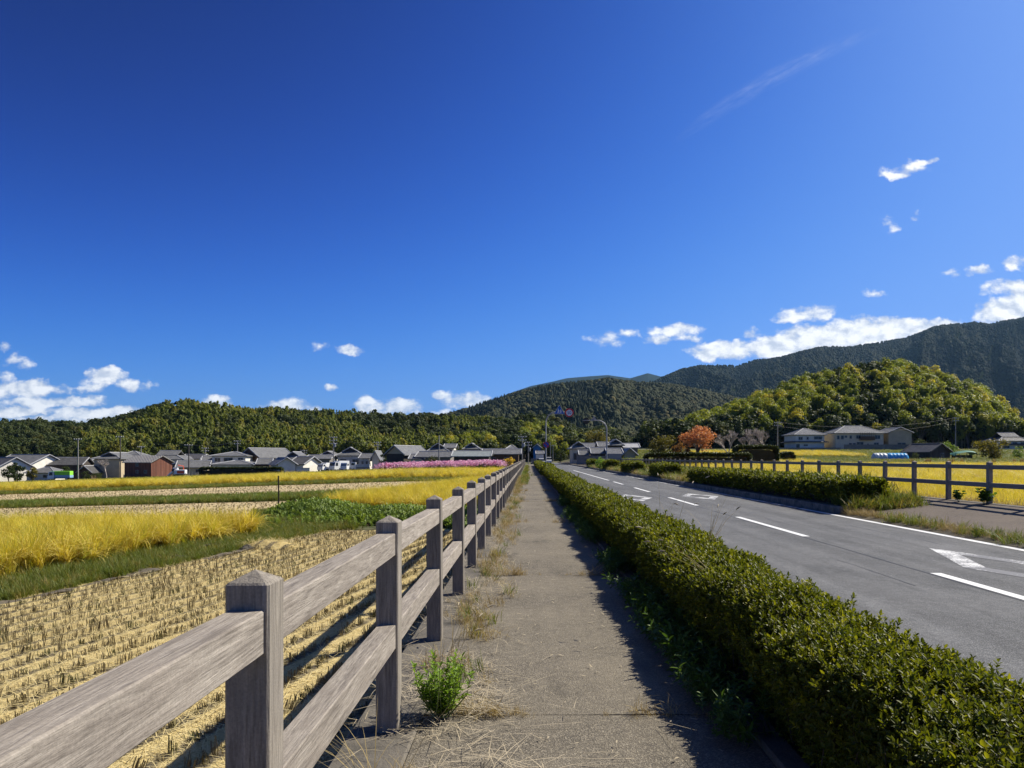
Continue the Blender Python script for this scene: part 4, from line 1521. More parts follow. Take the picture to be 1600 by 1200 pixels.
def broad_proto(seed, m, n=900, w_=1.0, h_=1.0, trunk=.32, leaf=.11):
    """unit-height tree: trunk, limbs, crown of lumps with leaf clumps"""
    r = np.random.default_rng(seed)
    nl = 15
    c = sph(nl, r) * r.uniform(.25, .95, (nl, 1)) ** .6
    c = c * np.array([.27 * w_, .27 * w_, .25 * h_]) + np.array([0, 0, .64])
    k = r.integers(0, nl, n)
    nn = sph(n, r)
    nn[:, 2] = np.where(r.random(n) < .6, np.abs(nn[:, 2]), nn[:, 2])
    rad = r.uniform(.075, .15, nl)
    P = c[k] + nn * rad[k][:, None] * r.uniform(.75, 1.1, (n, 1))
    Nn = unit(nn + sph(n, r) * .5)
    v = cards(P, Nn, leaf * r.uniform(.5, 1.2, n), .7, rng=r)
    pt = [v + (0,)]
    pt.append(qtube([(0, 0, -.03), (.01, 0, trunk * .6), (0, .01, .6)], [.028, .021, .010], 5) + (1,))
    for j in range(6):
        pt.append(qtube([(0, 0, trunk * (.7 + .1 * j)), tuple(c[j] * .7 + np.array([0, 0, .14])), tuple(c[j])], [.012, .008, .003], 4) + (1,))
    V, Fq, mi = cat(pt)
    return np_mesh('broadleaf', V, Fq, [m, M['bark']], mi=mi)


def bamboo_proto(seed, m, nc=5, per=120, leaf=.085):
    r = np.random.default_rng(seed)
    pt = []
    for k in range(nc):
        az = r.uniform(0, 2 * PI)
        b = np.array([r.normal(0, .05), r.normal(0, .05), -.02])
        hh = r.uniform(.8, 1.0)
        out = r.uniform(.06, .22)
        d = np.array([math.cos(az), math.sin(az), 0])
        s = np.linspace(0, 1, 6)
        path = b + np.outer(s, [0, 0, hh]) + np.outer(s ** 3 * out, d)
        path[-1, 2] -= .05
        pt.append(qtube([tuple(p) for p in path], list(.007 * (1 - .85 * s)), 4) + (1,))
        t = r.beta(2.2, 1.3, per) * .72 + .30
        t = np.clip(t, 0, 1)
        P = np.stack([np.interp(t, s, path[:, j]) for j in range(3)], 1)
        off = sph(per, r) * np.array([1, 1, .55])
        wdt = .13 * np.sin(np.clip((t - .25) / .75, 0, 1) * PI * .82 + .25)
        P = P + off * (wdt * r.uniform(.3, 1.0, per))[:, None]
        Nn = unit(off * .7 + np.array([0, 0, .55]) + sph(per, r) * .6)
        pt.append(cards(P, Nn, leaf * r.uniform(.5, 1.2, per), .55, down=1.2, rng=r) + (0,))
    V, Fq, mi = cat(pt)
    return np_mesh('bamboo', V, Fq, [m, M['culm']], mi=mi)


def plume_proto(seed, m, n=1200, leaf=.068):
    """a stand of bamboo leaning together: culms below, one drooping rounded head"""
    r = np.random.default_rng(seed)
    pt = []
    nl = 9
    c = sph(nl, r) * r.uniform(.3, 1, (nl, 1)) * np.array([.16, .16, .24]) + np.array([0, 0, .68])
    rad = r.uniform(.06, .13, nl)
    k = r.integers(0, nl, n)
    nn = sph(n, r)
    P = c[k] + nn * rad[k][:, None] * r.uniform(.7, 1.3, (n, 1)) * np.array([1, 1, 1.15])
    P[:, 2] -= .35 * np.hypot(P[:, 0], P[:, 1]) ** 1.3
    Nn = unit(nn + np.array([0, 0, .25]) + sph(n, r) * .7)
    pt.append(cards(P, Nn, leaf * r.uniform(.45, 1.3, n), .42, down=1.3, rng=r) + (0,))
    for j in range(6):
        a = r.normal(0, .07, 2)
        pt.append(qtube([(a[0], a[1], -.02), (a[0], a[1], .45), tuple(c[j])], [.008, .006, .002], 4) + (1,))
    V, Fq, mi = cat(pt)
    return np_mesh('bamboo', V, Fq, [m, M['culm']], mi=mi)


def conifer_proto(seed, n=460):
    r = np.random.default_rng(seed)
    t = 1 - np.sqrt(r.random(n)) * .85
    a = r.uniform(0, 2 * PI, n)
    rad = (1 - t) * .26 * r.uniform(.55, 1.1, n) + .012
    P = np.c_[np.cos(a) * rad, np.sin(a) * rad, t - rad * .25]
    Nn = unit(np.c_[np.cos(a), np.sin(a), np.full(n, .9)] + sph(n, r) * .5)
    v = cards(P, Nn, .085 * r.uniform(.6, 1.2, n), .6, down=.6, rng=r)
    V, Fq, mi = cat([v + (0,), qtube([(0, 0, -.03), (0, 0, .9)], [.02, .004], 5) + (1,)])
    return np_mesh('conifer', V, Fq, [M['conifer'], M['bark']], mi=mi)


def blob_proto(seed, m, cone=False):
    r = np.random.default_rng(seed)
    q = MB()
    nu, nv = 11, 8
    aa, ee = np.meshgrid(np.linspace(0, 2 * PI, nu), np.linspace(-.5, PI / 2, nv))
    rad = .5 * (.72 + .5 * fbm(np.cos(aa) * 1.6 + seed * 3 + 9, np.sin(aa) * 1.6 + ee * 1.8 + 9, seed))
    rad[:, -1] = rad[:, 0]
    if cone:
        hh = (ee + .5) / (PI / 2 + .5)
        P = np.stack([np.cos(aa) * (1 - hh) * rad * .9, np.sin(aa) * (1 - hh) * rad * .9, hh * 1.15], -1)
    else:
        P = np.stack([rad * np.cos(aa) * np.cos(ee), rad * np.sin(aa) * np.cos(ee), .42 + rad * np.sin(ee) * 1.05], -1)
    q.grid(P)
    return q.data('crown', m, False)


C_for = proto_collection('forest_tree', [broad_proto(i, M['broadleaf'], 950, 1.0 + .15 * (i % 2), 1.0, leaf=.085) for i in range(4)] + [conifer_proto(i) for i in range(2)]
                         + [bamboo_proto(i, M['bamboo_dull']) for i in range(4)] + [plume_proto(10 + i, M['bamboo']) for i in range(4)])
C_far = proto_collection('far_tree', [blob_proto(i, M['far_crown']) for i in range(4)] + [blob_proto(8 + i, M['far_dark'], True) for i in range(3)] + [blob_proto(20 + i, M['far_dark']) for i in range(2)])


def hill(name, prof, Yb, Yr, zb, tree_h, n, kindf, hf, coll, seed, mtl, lump=.10, ny=26, back=1.25, nx=90, power=.75, fname='forest', base_lift=None, wd=1.0, sizev=(.6, 1.3), cut=None):
    """ridge profile seen against the sky gives the crest line; the slope falls from it to the valley floor"""
    px = np.array([p[0] for p in prof], float)
    py = np.array([p[1] for p in prof], float)

    def surf(cpx, t):
        Y = Yb + (Yr - Yb) * t
        X = (cpx - CX) * Y / F
        crest = H - (np.interp(cpx, px, py) - CY) * Yr / F - tree_h * .85
        z0 = terrain(X * 0 + (px.mean() - CX) * Yb / F, X * 0 + Yb) if zb is None else zb
        crest = np.maximum(crest, z0 + .2)
        f = np.where(t < 1, np.sin(np.clip(t, 0, 1) * PI / 2) ** (1 / power) * (Y / Yr) ** .8, 1 - .55 * (t - 1) / .25)
        amp = lump * (crest - z0) * np.sin(np.clip(t, 0, 1) * PI) ** .8
        z = z0 + (crest - z0) * f + amp * (np.abs(fbm(cpx / 85.0, t * 2.6, seed, 5) - .5) * -5.0 + .1)
        return X, Y, z
    tt = np.concatenate([np.linspace(0, 1, ny), np.linspace(1.06, back, 4)])
    cc = np.linspace(px[0], px[-1], nx)
    C_, T_ = np.meshgrid(cc, tt)
    X, Y, Z = surf(C_, T_)
    Z[0] -= 3.0
    q = MB()
    q.grid(np.stack([X, Y, Z], -1))
    o = q.build(name, mtl, None, True, kind='structure')
    if n:
        r = np.random.default_rng(seed)
        t = r.random(n * 3) * 1.10
        keep = r.random(n * 3) < (Yb + (Yr - Yb) * t) / (Yb + (Yr - Yb) * 1.1)
        t = t[keep][:n]
        c = r.uniform(px[0], px[-1], len(t))
        X, Y, Z = surf(c, t)
        if cut is not None:
            k = cut(c, t, r)
            c, t, X, Y, Z = c[k], t[k], X[k], Y[k], Z[k]
        m = len(t)
        kd = kindf(c, t, X, Y, r)
        s = hf(c, t, kd, r) * sizev[0] * (sizev[1] / sizev[0]) ** r.random(m)
        scatter(fname, np.c_[X, Y, Z - s * .03], np.c_[r.normal(0, .05, m), r.normal(0, .05, m), r.uniform(0, 6.28, m)], np.c_[s * np.where((kd >= 6) & (kd < 10), wd * .8, wd), s * np.where((kd >= 6) & (kd < 10), wd * .8, wd), s], kd, coll, o)
    return o


def pick(r, n, a, b):
    return r.integers(a, b, n)


# left hill behind the village
def kl(c, t, X, Y, r):
    n = len(c)
    g_ = fbm(c / 60.0, t * 2.5, 71) + r.normal(0, .05, n)
    k = np.where(g_ > .57, pick(r, n, 6, 10), np.where(r.random(n) < .15, pick(r, n, 4, 6), pick(r, n, 0, 4)))
    k = np.where((c < 130), np.where(r.random(n) < .3, pick(r, n, 4, 6), pick(r, n, 0, 4)), k)
    return np.where((t > .93) & (r.random(n) < .7), pick(r, n, 0, 4), k)


hill('hill', [(-420, 690), (-250, 668), (-100, 662), (0, 661), (60, 660), (110, 664), (150, 660), (215, 648), (240, 636), (300, 631), (340, 640), (400, 644), (435, 641), (470, 645), (520, 648), (600, 650), (690, 651), (760, 655), (800, 672)],
     240, 430, -3, 7.5, 6500, kl, lambda c, t, k, r: np.where(k >= 6, 9.0, 7.6), C_for, 31, M['hill_soil'], .05)


def kf(c, t, X, Y, r):
    n = len(c)
    g_ = fbm(c / 45.0, t * 2.0, 77) + r.normal(0, .05, n)
    return np.where(g_ > .30, pick(r, n, 6, 10), np.where(r.random(n) < .1, pick(r, n, 4, 6), pick(r, n, 0, 4)))


hill('hill', [(120, 715), (160, 690), (215, 662), (260, 645), (300, 640), (340, 641), (380, 652), (420, 668), (455, 680), (500, 676), (535, 672), (560, 678), (578, 696), (588, 714)],
     232, 320, -3, 7.5, 2600, kf, lambda c, t, k, r: np.where(k >= 6, 9.5, 7.5), C_for, 33, M['hill_soil'], .04)
# low wood in the middle distance, yellow bamboo at its foot
def kc(c, t, X, Y, r):
    n = len(c)
    g_ = fbm(c / 40.0, t * 2.0, 79) + r.normal(0, .06, n)
    return np.where((t < .22) & (c < 770), pick(r, n, 10, 14), np.where(g_ > .58, pick(r, n, 10, 14), pick(r, n, 0, 4)))


hill('hill', [(570, 700), (620, 690), (680, 680), (720, 664), (760, 660), (800, 662), (830, 656), (860, 657), (885, 668), (905, 680), (930, 676), (955, 674), (980, 690), (1010, 704), (1050, 712)],
     270, 420, 0, 7.5, 2600, kc, lambda c, t, k, r: np.where(k >= 10, 8.5, 8.5), C_for, 35, M['hill_soil'], .05, wd=1.1)
# bamboo hill on the right
def kb(c, t, X, Y, r):
    n = len(c)
    g_ = fbm(c / 50.0, t * 2.0, 83) + r.normal(0, .05, n)
    d = (c < 1330) & (t > .8) & (r.random(n) < .55)
    d = d | ((t < .16) & (r.random(n) < .6))  # dark trees mixed in at the foot, partly standing in for shade there
    return np.where((g_ < .40) | d, np.where(r.random(n) < .3, pick(r, n, 4, 6), pick(r, n, 0, 4)), pick(r, n, 10, 14))


hill('bamboo_hill', [(1010, 704), (1060, 690), (1080, 668), (1120, 655), (1160, 636), (1200, 618), (1240, 602), (1270, 594), (1300, 586), (1340, 578), (1365, 575), (1400, 577), (1440, 584), (1480, 597), (1520, 613), (1555, 632), (1578, 658), (1592, 696), (1600, 712)],
     252, 345, 4, 9.0, 2600, kb, lambda c, t, k, r: np.where(k >= 10, 11.0, 9.0), C_for, 37, M['hill_soil'], .03, power=1.25, wd=1.05, sizev=(.6, 1.3))


def kfar(c, t, X, Y, r):
    n = len(c)
    g_ = fbm(c / 50.0, t * 3.0, 91) + r.normal(0, .08, n)
    return np.where(g_ > .56, pick(r, n, 4, 7), pick(r, n, 0, 4))


hill('mountain', [(560, 668), (640, 655), (690, 649), (740, 636), (800, 615), (850, 604), (900, 597), (950, 592), (1010, 597), (1060, 603), (1100, 611), (1150, 622), (1220, 645), (1300, 670), (1400, 690)],
     560, 1600, 2, 9, 30000, kfar, lambda c, t, k, r: np.where(k >= 4, 9.5, 9.0), C_far, 41, M['hill_soil'], .16, 40, nx=180)


def kmt(c, t, X, Y, r):
    n = len(c)
    g_ = fbm(c / 60.0, t * 3.0, 95) + r.normal(0, .06, n)
    return np.where(g_ > .60, pick(r, n, 4, 7), pick(r, n, 7, 9))


hill('mountain', [(820, 690), (900, 650), (960, 618), (1010, 602), (1040, 588), (1065, 577), (1092, 571), (1130, 569), (1150, 572), (1180, 562), (1215, 560), (1250, 551), (1285, 541), (1330, 541), (1375, 534), (1410, 529), (1440, 519), (1470, 508), (1500, 505), (1522, 502), (1545, 506), (1572, 500), (1600, 496), (1680, 482), (1800, 470), (2000, 480), (2300, 560)],
     1150, 3600, 4, 9, 110000, kmt, lambda c, t, k, r: 11.0 * np.ones(len(c)), C_far, 43, M['hill_soil'], .20, 60, nx=260, sizev=(.6, 1.3))
hill('mountain', [(690, 660), (760, 632), (800, 613), (830, 603), (860, 597), (885, 591), (920, 588), (950, 586), (985, 591), (1012, 583), (1035, 589), (1080, 602), (1160, 640)],
     5000, 8200, 10, 0, 0, None, None, None, 47, M['far_blue'], .06, 30, nx=140)

# ------------------------------------------------------------------ village buildings
def tilemat(name, ca, cb, pitch=0.3):
    """clay tile roof: rounded courses as fine relief (each tile is far too small to see)"""
    m = bpy.data.materials.new(name)
    m.use_nodes = True
    nt = m.node_tree
    b = NB(nt)
    pr = nt.nodes['Principled BSDF']
    pr.inputs['Roughness'].default_value = 0.5
    pr.inputs['Specular IOR Level'].default_value = 0.25
    t = b.n('ShaderNodeTexCoord')
    sp = b.n('ShaderNodeSeparateXYZ')
    b.put(sp.inputs[0], t.outputs['Object'])
    s1 = b.math('SINE', b.math('MULTIPLY', b.math('ADD', sp.outputs[0], sp.outputs[1]), 2 * PI / pitch))
    s2 = b.math('FRACT', b.math('MULTIPLY', sp.outputs[2], 7.0))
    nzz = b.noise(t.outputs['Object'], 1.3, 4.0, 0.6)
    c = b.mix(b.maprange(nzz, .35, .65, 0, 1), ca + (1,), cb + (1,))
    b.put(pr.inputs['Base Color'], c)
    bp = b.n('ShaderNodeBump')
    bp.inputs['Strength'].default_value = 0.5
    bp.inputs['Distance'].default_value = 0.05
    b.put(bp.inputs['Height'], b.math('ADD', s1, s2))
    nt.links.new(bp.outputs[0], pr.inputs['Normal'])
    return m


M['tile'] = tilemat('grey_tile', (0.135, 0.134, 0.130), (0.20, 0.198, 0.19))
M['tile_dark'] = tilemat('dark_tile', (0.07, 0.068, 0.066), (0.11, 0.108, 0.104))
M['tile_green'] = tilemat('greenish_sheet_roof', (0.21, 0.235, 0.225), (0.28, 0.30, 0.285), .6)
M['tile_light'] = tilemat('pale_slate_roof', (0.30, 0.28, 0.25), (0.38, 0.36, 0.32), .5)
M['ridge'] = mat('ridge_plaster', (0.42, 0.42, 0.42), 0.8, (0.30, 0.30, 0.31), 2.0)
M['cream'] = mat('cream_wall', (0.72, 0.62, 0.43), 0.85, (0.62, 0.53, 0.37), 0.8, 4.0)
M['white'] = mat('white_plaster', (0.80, 0.76, 0.66), 0.85, (0.68, 0.64, 0.55), 0.7, 4.0)
M['beige'] = mat('beige_wall', (0.56, 0.45, 0.29), 0.85, (0.46, 0.37, 0.24), 0.8, 4.0)
M['darkwood'] = mat('charred_board', (0.055, 0.045, 0.038), 0.85, (0.085, 0.07, 0.055), 3.0, 4.0, stretch=(1, 1, .15))
M['brownwood'] = mat('brown_board', (0.15, 0.095, 0.06), 0.85, (0.10, 0.065, 0.045), 3.0, 4.0, stretch=(1, 1, .15))
M['redwood'] = mat('red_brown_board', (0.24, 0.095, 0.058), 0.85, (0.17, 0.07, 0.045), 2.0, 5.0, stretch=(2, 2, .12), col3=(0.36, 0.20, 0.13), scale3=1.5, lo3=.58, hi3=.75, rnd=.22)
M['bluewall'] = mat('blue_wall', (0.03, 0.16, 0.42), 0.7, (0.05, 0.20, 0.46), 1.0)
M['glass'] = mat('window_glass', (0.03, 0.035, 0.045), 0.12, spec=0.6)
M['frame'] = mat('window_frame', (0.30, 0.29, 0.28), 0.6)
M['stone'] = mat('block_wall', (0.27, 0.245, 0.21), 0.9, (0.18, 0.165, 0.145), 1.2, 5.0, .5, 6.0)
M['steel'] = mat('galvanised_steel', (0.34, 0.35, 0.36), 0.5, (0.26, 0.27, 0.28), 4.0, metal=0.3)
WALL = {k: M[k] for k in ('cream', 'white', 'beige', 'darkwood', 'brownwood', 'redwood', 'bluewall', 'stone')}


def roof_mesh(style, W_, D_, ze, zr, ov, curve=0.0):
    """returns MB roof, list of ridge polylines"""
    q = MB()
    a, b, th = W_ / 2 + ov, D_ / 2 + ov, .16
    lines = []
    if style in ('gx', 'gy'):
        span = b if style == 'gx' else a
        run = a if style == 'gx' else b
        drop = (zr - ze) * ov / (span - ov)
        e = ze - drop
        pr = [(-span, e), (0, zr), (span, e), (span, e + th), (0, zr + th * 1.2), (-span, e + th)]
        ax = 'x' if style == 'gx' else 'y'
        q.prism(pr, -run, run, 0, ax)
        P = (lambda t: (t, 0, zr + th * 1.3)) if style == 'gx' else (lambda t: (0, t, zr + th * 1.3))
        lines.append([P(-run), P(run)])
        for t in (-run, run):
            for s in (-span, span):
                lines.append([P(t), (t, s, e + th * 1.1) if style == 'gx' else (s, t, e + th * 1.1)])
    else:
        irim = style.startswith('i')
        alongx = style in ('hx', 'ix')
        k = .52 if irim else 1.0
        zm = ze + (zr - ze) * k
        ins = min(a, b) * k
        rx, ry = a - ins, b - ins
        if alongx and not irim:
            ry = 0.001
            rx = a - b * .95 if a > b else .3
        elif not irim:
            rx = 0.001
            ry = b - a * .95 if b > a else .3
        e = ze - .1
        lo = [(-a, -b, e), (a, -b, e), (a, b, e), (-a, b, e)]
        l2 = [(x, y, z + th) for x, y, z in lo]
        up = [(-rx, -ry, zm), (rx, -ry, zm), (rx, ry, zm), (-rx, ry, zm)]
        q.mesh(lo + l2 + up, [(3, 2, 1, 0)] + [f for i in range(4) for f in ((i, (i + 1) % 4, 4 + (i + 1) % 4, 4 + i), (4 + i, 4 + (i + 1) % 4, 8 + (i + 1) % 4, 8 + i))] + [(8, 9, 10, 11)])
        for i in range(4):
            lines.append([l2[i], up[i]])
        if not irim:
            lines.append([up[0], up[1]] if alongx else [up[1], up[2]])
        else:
            o2 = .25
            if alongx:
                q.prism([(-ry - o2, zm - .12), (0, zr), (ry + o2, zm - .12), (ry + o2, zm + .04), (0, zr + th), (-ry - o2, zm + .04)], -rx - o2, rx + o2, 0, 'x')
                lines.append([(-rx - o2, 0, zr + th), (rx + o2, 0, zr + th)])
            else:
                q.prism([(-rx - o2, zm - .12), (0, zr), (rx + o2, zm - .12), (rx + o2, zm + .04), (0, zr + th), (-rx - o2, zm + .04)], -ry - o2, ry + o2, 0, 'y')
                lines.append([(0, -ry - o2, zr + th), (0, ry + o2, zr + th)])
                for s in (-1, 1):
                    lines.append([(0, -ry - o2, zr + th), (s * (rx + o2), -ry - o2, zm + .06)])
    return q, lines


def house(label, px0, px1, ridge, eave, Y, D_=8.0, style='gx', wall='cream', roof='tile', yaw=0.0, wins=(), skirt=None, name='house', ov=.55, gable=None, group='village houses', cat_='house', zb=None, capw=.13, extra=None, capm='ridge'):
    W_ = (px1 - px0) * Y / F - 2 * ov
    Yc = Y + D_ / 2
    X = gx((px0 + px1) / 2, Y)
    if zb is None:
        zb = float(terrain(X, Yc))
    ze = gz(eave, Y) - zb
    zr = gz(ridge, Yc) - zb
    zr = max(zr, ze + .8)
    t = thing(name, label, cat_, (X, Yc, zb), yaw, group)
    q = MB()
    w2, d2 = W_ / 2, D_ / 2
    if style == 'gx':
        q.prism([(-d2, -1.2), (d2, -1.2), (d2, ze), (0, zr - .02), (-d2, ze)], -w2, w2, 0, 'x')
    elif style == 'gy':
        q.prism([(-w2, -1.2), (w2, -1.2), (w2, ze), (0, zr - .02), (-w2, ze)], -d2, d2)
    else:
        q.box(-w2, w2, -d2, d2, -1.2, ze)
        if style == 'iy':
            pass
    q.build('wall', M[wall], t)
    rq, lines = roof_mesh(style, W_, D_, ze, zr, ov)
    ro = rq.build('roof', M[roof], t)
    for ln in lines:
        c = MB()
        c.tube(ln, capw, 5)
        c.build('ridge_cap', M[capm], ro)
    if style == 'iy':                       # plastered gable under the small upper roof
        k = .52
        a, b = W_ / 2 + ov, D_ / 2 + ov
        ins = min(a, b) * k
        rx, ry = a - ins, b - ins
        zm = ze + (zr - ze) * k
        g_ = MB()
        g_.prism([(-rx * .92, zm), (rx * .92, zm), (0, zr - .12)], -ry - .05, -ry + .2)
        g_.build('gable', M[gable or 'darkwood'], t)
    if gable and style in ('gy', 'gx'):
        g_ = MB()
        if style == 'gy':
            g_.prism([(-w2 * .97, ze), (w2 * .97, ze), (0, zr - .05)], -d2 - .06, -d2 + .1)
        g_.build('gable', M[gable], t)
    for (a, b, c, d) in wins:
        f = MB()
        x0, x1, z0, z1 = -w2 + a * W_, -w2 + b * W_, c * ze, d * ze
        y0 = -d2
        f.box(x0, x1, y0 - .07, y0 - .003, z0, z1)
        fo = f.build('window', M['frame'], t)
        g_ = MB()
        nn = 2 if (x1 - x0) > 1.2 else 1
        for i in range(nn):
            xa, xb = x0 + (x1 - x0) * i / nn + .07, x0 + (x1 - x0) * (i + 1) / nn - .07
            g_.box(xa, xb, y0 - .085, y0 - .072, z0 + .08, z1 - .08)
        g_.build('pane', M['glass'], fo)
    if skirt:
        zs, out = skirt[0] * ze, skirt[1]
        q = MB()
        a, b = w2 + .02, d2 + .02
        c, d = a + out, b + out
        lo = [(-c, -d, zs), (c, -d, zs), (c, d, zs), (-c, d, zs)]
        l2 = [(x, y, z + .12) for x, y, z in lo]
        up = [(-a, -b, zs + out * .5), (a, -b, zs + out * .5), (a, b, zs + out * .5), (-a, b, zs + out * .5)]
        q.mesh(lo + l2 + up, [f for i in range(4) for f in ((i, (i + 1) % 4, 4 + (i + 1) % 4, 4 + i), (4 + i, 4 + (i + 1) % 4, 8 + (i + 1) % 4, 8 + i), ((i + 1) % 4, i, 8 + i, 8 + (i + 1) % 4))])
        q.build('lower_roof', M[roof], t)
    return t


W1 = [(.1, .35, .35, .75), (.6, .85, .35, .75)]
W2 = [(.08, .28, .62, .86), (.45, .6, .62, .86), (.72, .92, .62, .86), (.1, .35, .12, .42), (.6, .88, .12, .42)]
HL = [
    # label, px0, px1, ridge, eave, Y, depth, style, wall, roof, yaw, windows
    ('wide grey-tiled farmhouse at the left edge of the village', -14, 62, 711.5, 727, 200, 12, 'gx', 'white', 'tile', -.25, W1),
    ('white-gabled house cut by the left frame edge', -30, 20, 716, 730, 192, 8, 'gx', 'white', 'tile_dark', -.5, W1),
    ('small low outbuilding with grey tiles behind the green-topped truck', 38, 88, 730, 739, 193, 6, 'hx', 'white', 'tile', 0, W1),
    ('dark timber house with black gable behind the green-topped truck', 72, 122, 716, 726, 205, 9, 'gx', 'darkwood', 'tile_dark', .2, [(.2, .5, .3, .7)]),
    ('bright white flat shed between the dark house and the pole', 114, 140, 719, 722.5, 220, 5, 'gx', 'white', 'ridge', 0, []),
    ('little brown-walled shed with a low roof left of the beige house', 120, 146, 729, 737, 196, 5, 'gy', 'brownwood', 'tile_dark', 0, []),
    ('big beige house with grey half-hipped roof left of the red barn', 144, 190, 708, 717, 201, 11, 'iy', 'beige', 'tile', 0, [(.2, .32, .6, .72)]),
    ('cream two-storey wing with lit wall behind the red barn', 168, 222, 705, 716, 212, 10, 'hx', 'cream', 'tile', .1, W2),
    ('grey-tiled house rising behind the right end of the red barn', 222, 284, 705, 718, 206, 10, 'ix', 'white', 'tile', .1, W1),
    ('low house with beige gable right of the red barn', 268, 318, 721, 730, 192, 8, 'gx', 'cream', 'tile', .3, W1),
    ('dark-roofed house with a blue sheen behind the low gabled one', 280, 314, 711, 717, 215, 8, 'gx', 'white', 'tile_dark', 0, W1),
    ('narrow grey-roofed outbuilding left of the white two-storey house', 308, 332, 714, 722, 200, 7, 'gx', 'white', 'tile', .3, []),
    ('white two-storey house with a double grey roof above the dark hedge', 327, 385, 706, 712.5, 200, 9, 'hx', 'white', 'tile', .05, [(.08, .25, .68, .9), (.35, .62, .68, .9), (.78, .93, .68, .9)]),
    ('long white storehouse with grey roof directly behind the dark hedge', 329, 395, 719.5, 726, 184, 8, 'hx', 'white', 'tile', .05, [(.12, .18, .2, .4)]),
    ('tall gabled house with brown timber front in the village middle', 382, 430, 701.5, 714, 206, 12, 'gy', 'brownwood', 'tile', -.5, [(.15, .4, .55, .75), (.55, .8, .55, .75)]),
    ('small grey-roofed annex left of the white gabled house', 396, 420, 718, 725, 186, 6, 'gx', 'brownwood', 'tile', .2, []),
    ('white-walled gabled storehouse at the end of the dark hedge', 415, 449, 716, 725, 178, 9, 'gy', 'white', 'tile', .5, []),
    ('house with a small raised roof behind the white garden wall', 441, 472, 707, 717, 205, 9, 'iy', 'white', 'tile', 0, W1),
    ('dark-roofed house with white right end beside the garden wall', 454, 485, 715, 725, 180, 8, 'gx', 'white', 'tile_dark', -.25, []),
    ('long low grey building behind the parked trucks', 476, 518, 712, 717, 205, 8, 'gx', 'stone', 'tile', 0, [(.2, .4, .4, .85), (.55, .75, .4, .85)]),
    ('small upper-storey house peeping over the long low building', 500, 523, 706, 711, 220, 7, 'iy', 'white', 'tile', 0, [(.3, .7, .75, .92)]),
    ('big black-gabled farmhouse behind the parked trucks', 520, 564, 700, 712, 212, 11, 'iy', 'white', 'tile', .15, W1),
    ('low bluish roofed house right of the black-gabled farmhouse', 560, 580, 710, 716, 205, 7, 'gx', 'white', 'tile', 0, W1),
    ('pale gabled house beside the bluish roofed one', 578, 595, 706, 715, 200, 7, 'gy', 'white', 'tile', 0, []),
    ('tall gabled barn with dark timber front left of the flower field', 612, 650, 698, 709, 176, 12, 'gy', 'darkwood', 'tile', -.35, [], 'beige'),
    ('small lean-to with grey roof on the gabled timber barn', 638, 664, 711, 717, 172, 6, 'gx', 'white', 'tile', 0, []),
    ('half-hipped farmhouse with black gable behind the long grey roof', 662, 700, 694, 706, 190, 10, 'iy', 'white', 'tile', .1, []),
    ('long low storehouse with grey roof behind the flower field', 650, 710, 707, 714, 172, 7, 'gx', 'stone', 'tile', -.1, []),
    ('two-storey house with a flat grey gable roof above the long roofs', 692, 712, 695, 700, 196, 8, 'gx', 'white', 'tile', 0, [(.2, .8, .75, .9)]),
    ('shed with pale green roof and dark board wall behind the flowers', 705, 768, 706, 713, 160, 8, 'gx', 'darkwood', 'tile_green', 0, []),
    ('brown two-storey house with grey half-hipped roof behind the green shed', 722, 751, 694, 702, 190, 9, 'iy', 'brownwood', 'tile', 0, [(.2, .8, .72, .88)]),
    ('long grey-roofed house beside the start of the distant road', 752, 814, 703, 709.5, 168, 8, 'gx', 'brownwood', 'tile', 0, W1),
    ('small pyramid-roofed house over the long grey roof', 786, 812, 696, 704, 192, 8, 'hx', 'white', 'tile', 0, []),
    ('blue-walled gabled house on the slope above the end of the road', 831, 847, 695, 699, 262, 8, 'gy', 'bluewall', 'tile', 0, [(.3, .7, .6, .85)]),
    ('half-hipped farmhouse with cream gable wall right of the road end', 890, 919, 692, 701, 176, 10, 'iy', 'cream', 'tile', 0, W1),
    ('long grey-roofed house behind the farmhouse by the road end', 905, 933, 694, 700, 190, 8, 'gx', 'cream', 'tile', 0, []),
    ('low black gatehouse with small tiled roof in front of the farmhouse', 904, 920, 706.5, 710.5, 168, 4, 'gx', 'darkwood', 'tile', 0, []),
    ('dark-walled house with broad grey roof behind the right sign pole', 923, 950, 701, 708.5, 162, 7, 'gx', 'darkwood', 'tile', 0, [(.3, .6, .3, .8)]),
    ('raised-roof house left of the right sign pole top roofs', 934, 952, 692, 698, 182, 7, 'gx', 'white', 'tile', 0, []),
    ('black-gabled house rising behind the noticeboard', 949, 976, 688, 696, 180, 9, 'iy', 'darkwood', 'tile', 0, [], 'darkwood'),
    ('grey-roofed house standing right behind the noticeboard', 948, 974, 702, 709, 158, 7, 'gx', 'stone', 'tile', 0, []),
    ('pale gabled storehouse right of the noticeboard', 971, 997, 702, 709, 156, 8, 'gy', 'beige', 'tile', 0, []),
    ('long white flat-roofed carport on the slope behind the storehouse', 973, 1000, 697, 699, 185, 5, 'gx', 'stone', 'ridge', 0, []),
]
for row in HL:
    (lb, a, b, rdg, ev, Y, dd, st, wl, rf, yw, wn) = row[:12]
    house(lb, a, b, rdg, ev, Y, dd, st, wl, rf, yw, wn, gable=row[12] if len(row) > 12 else None)

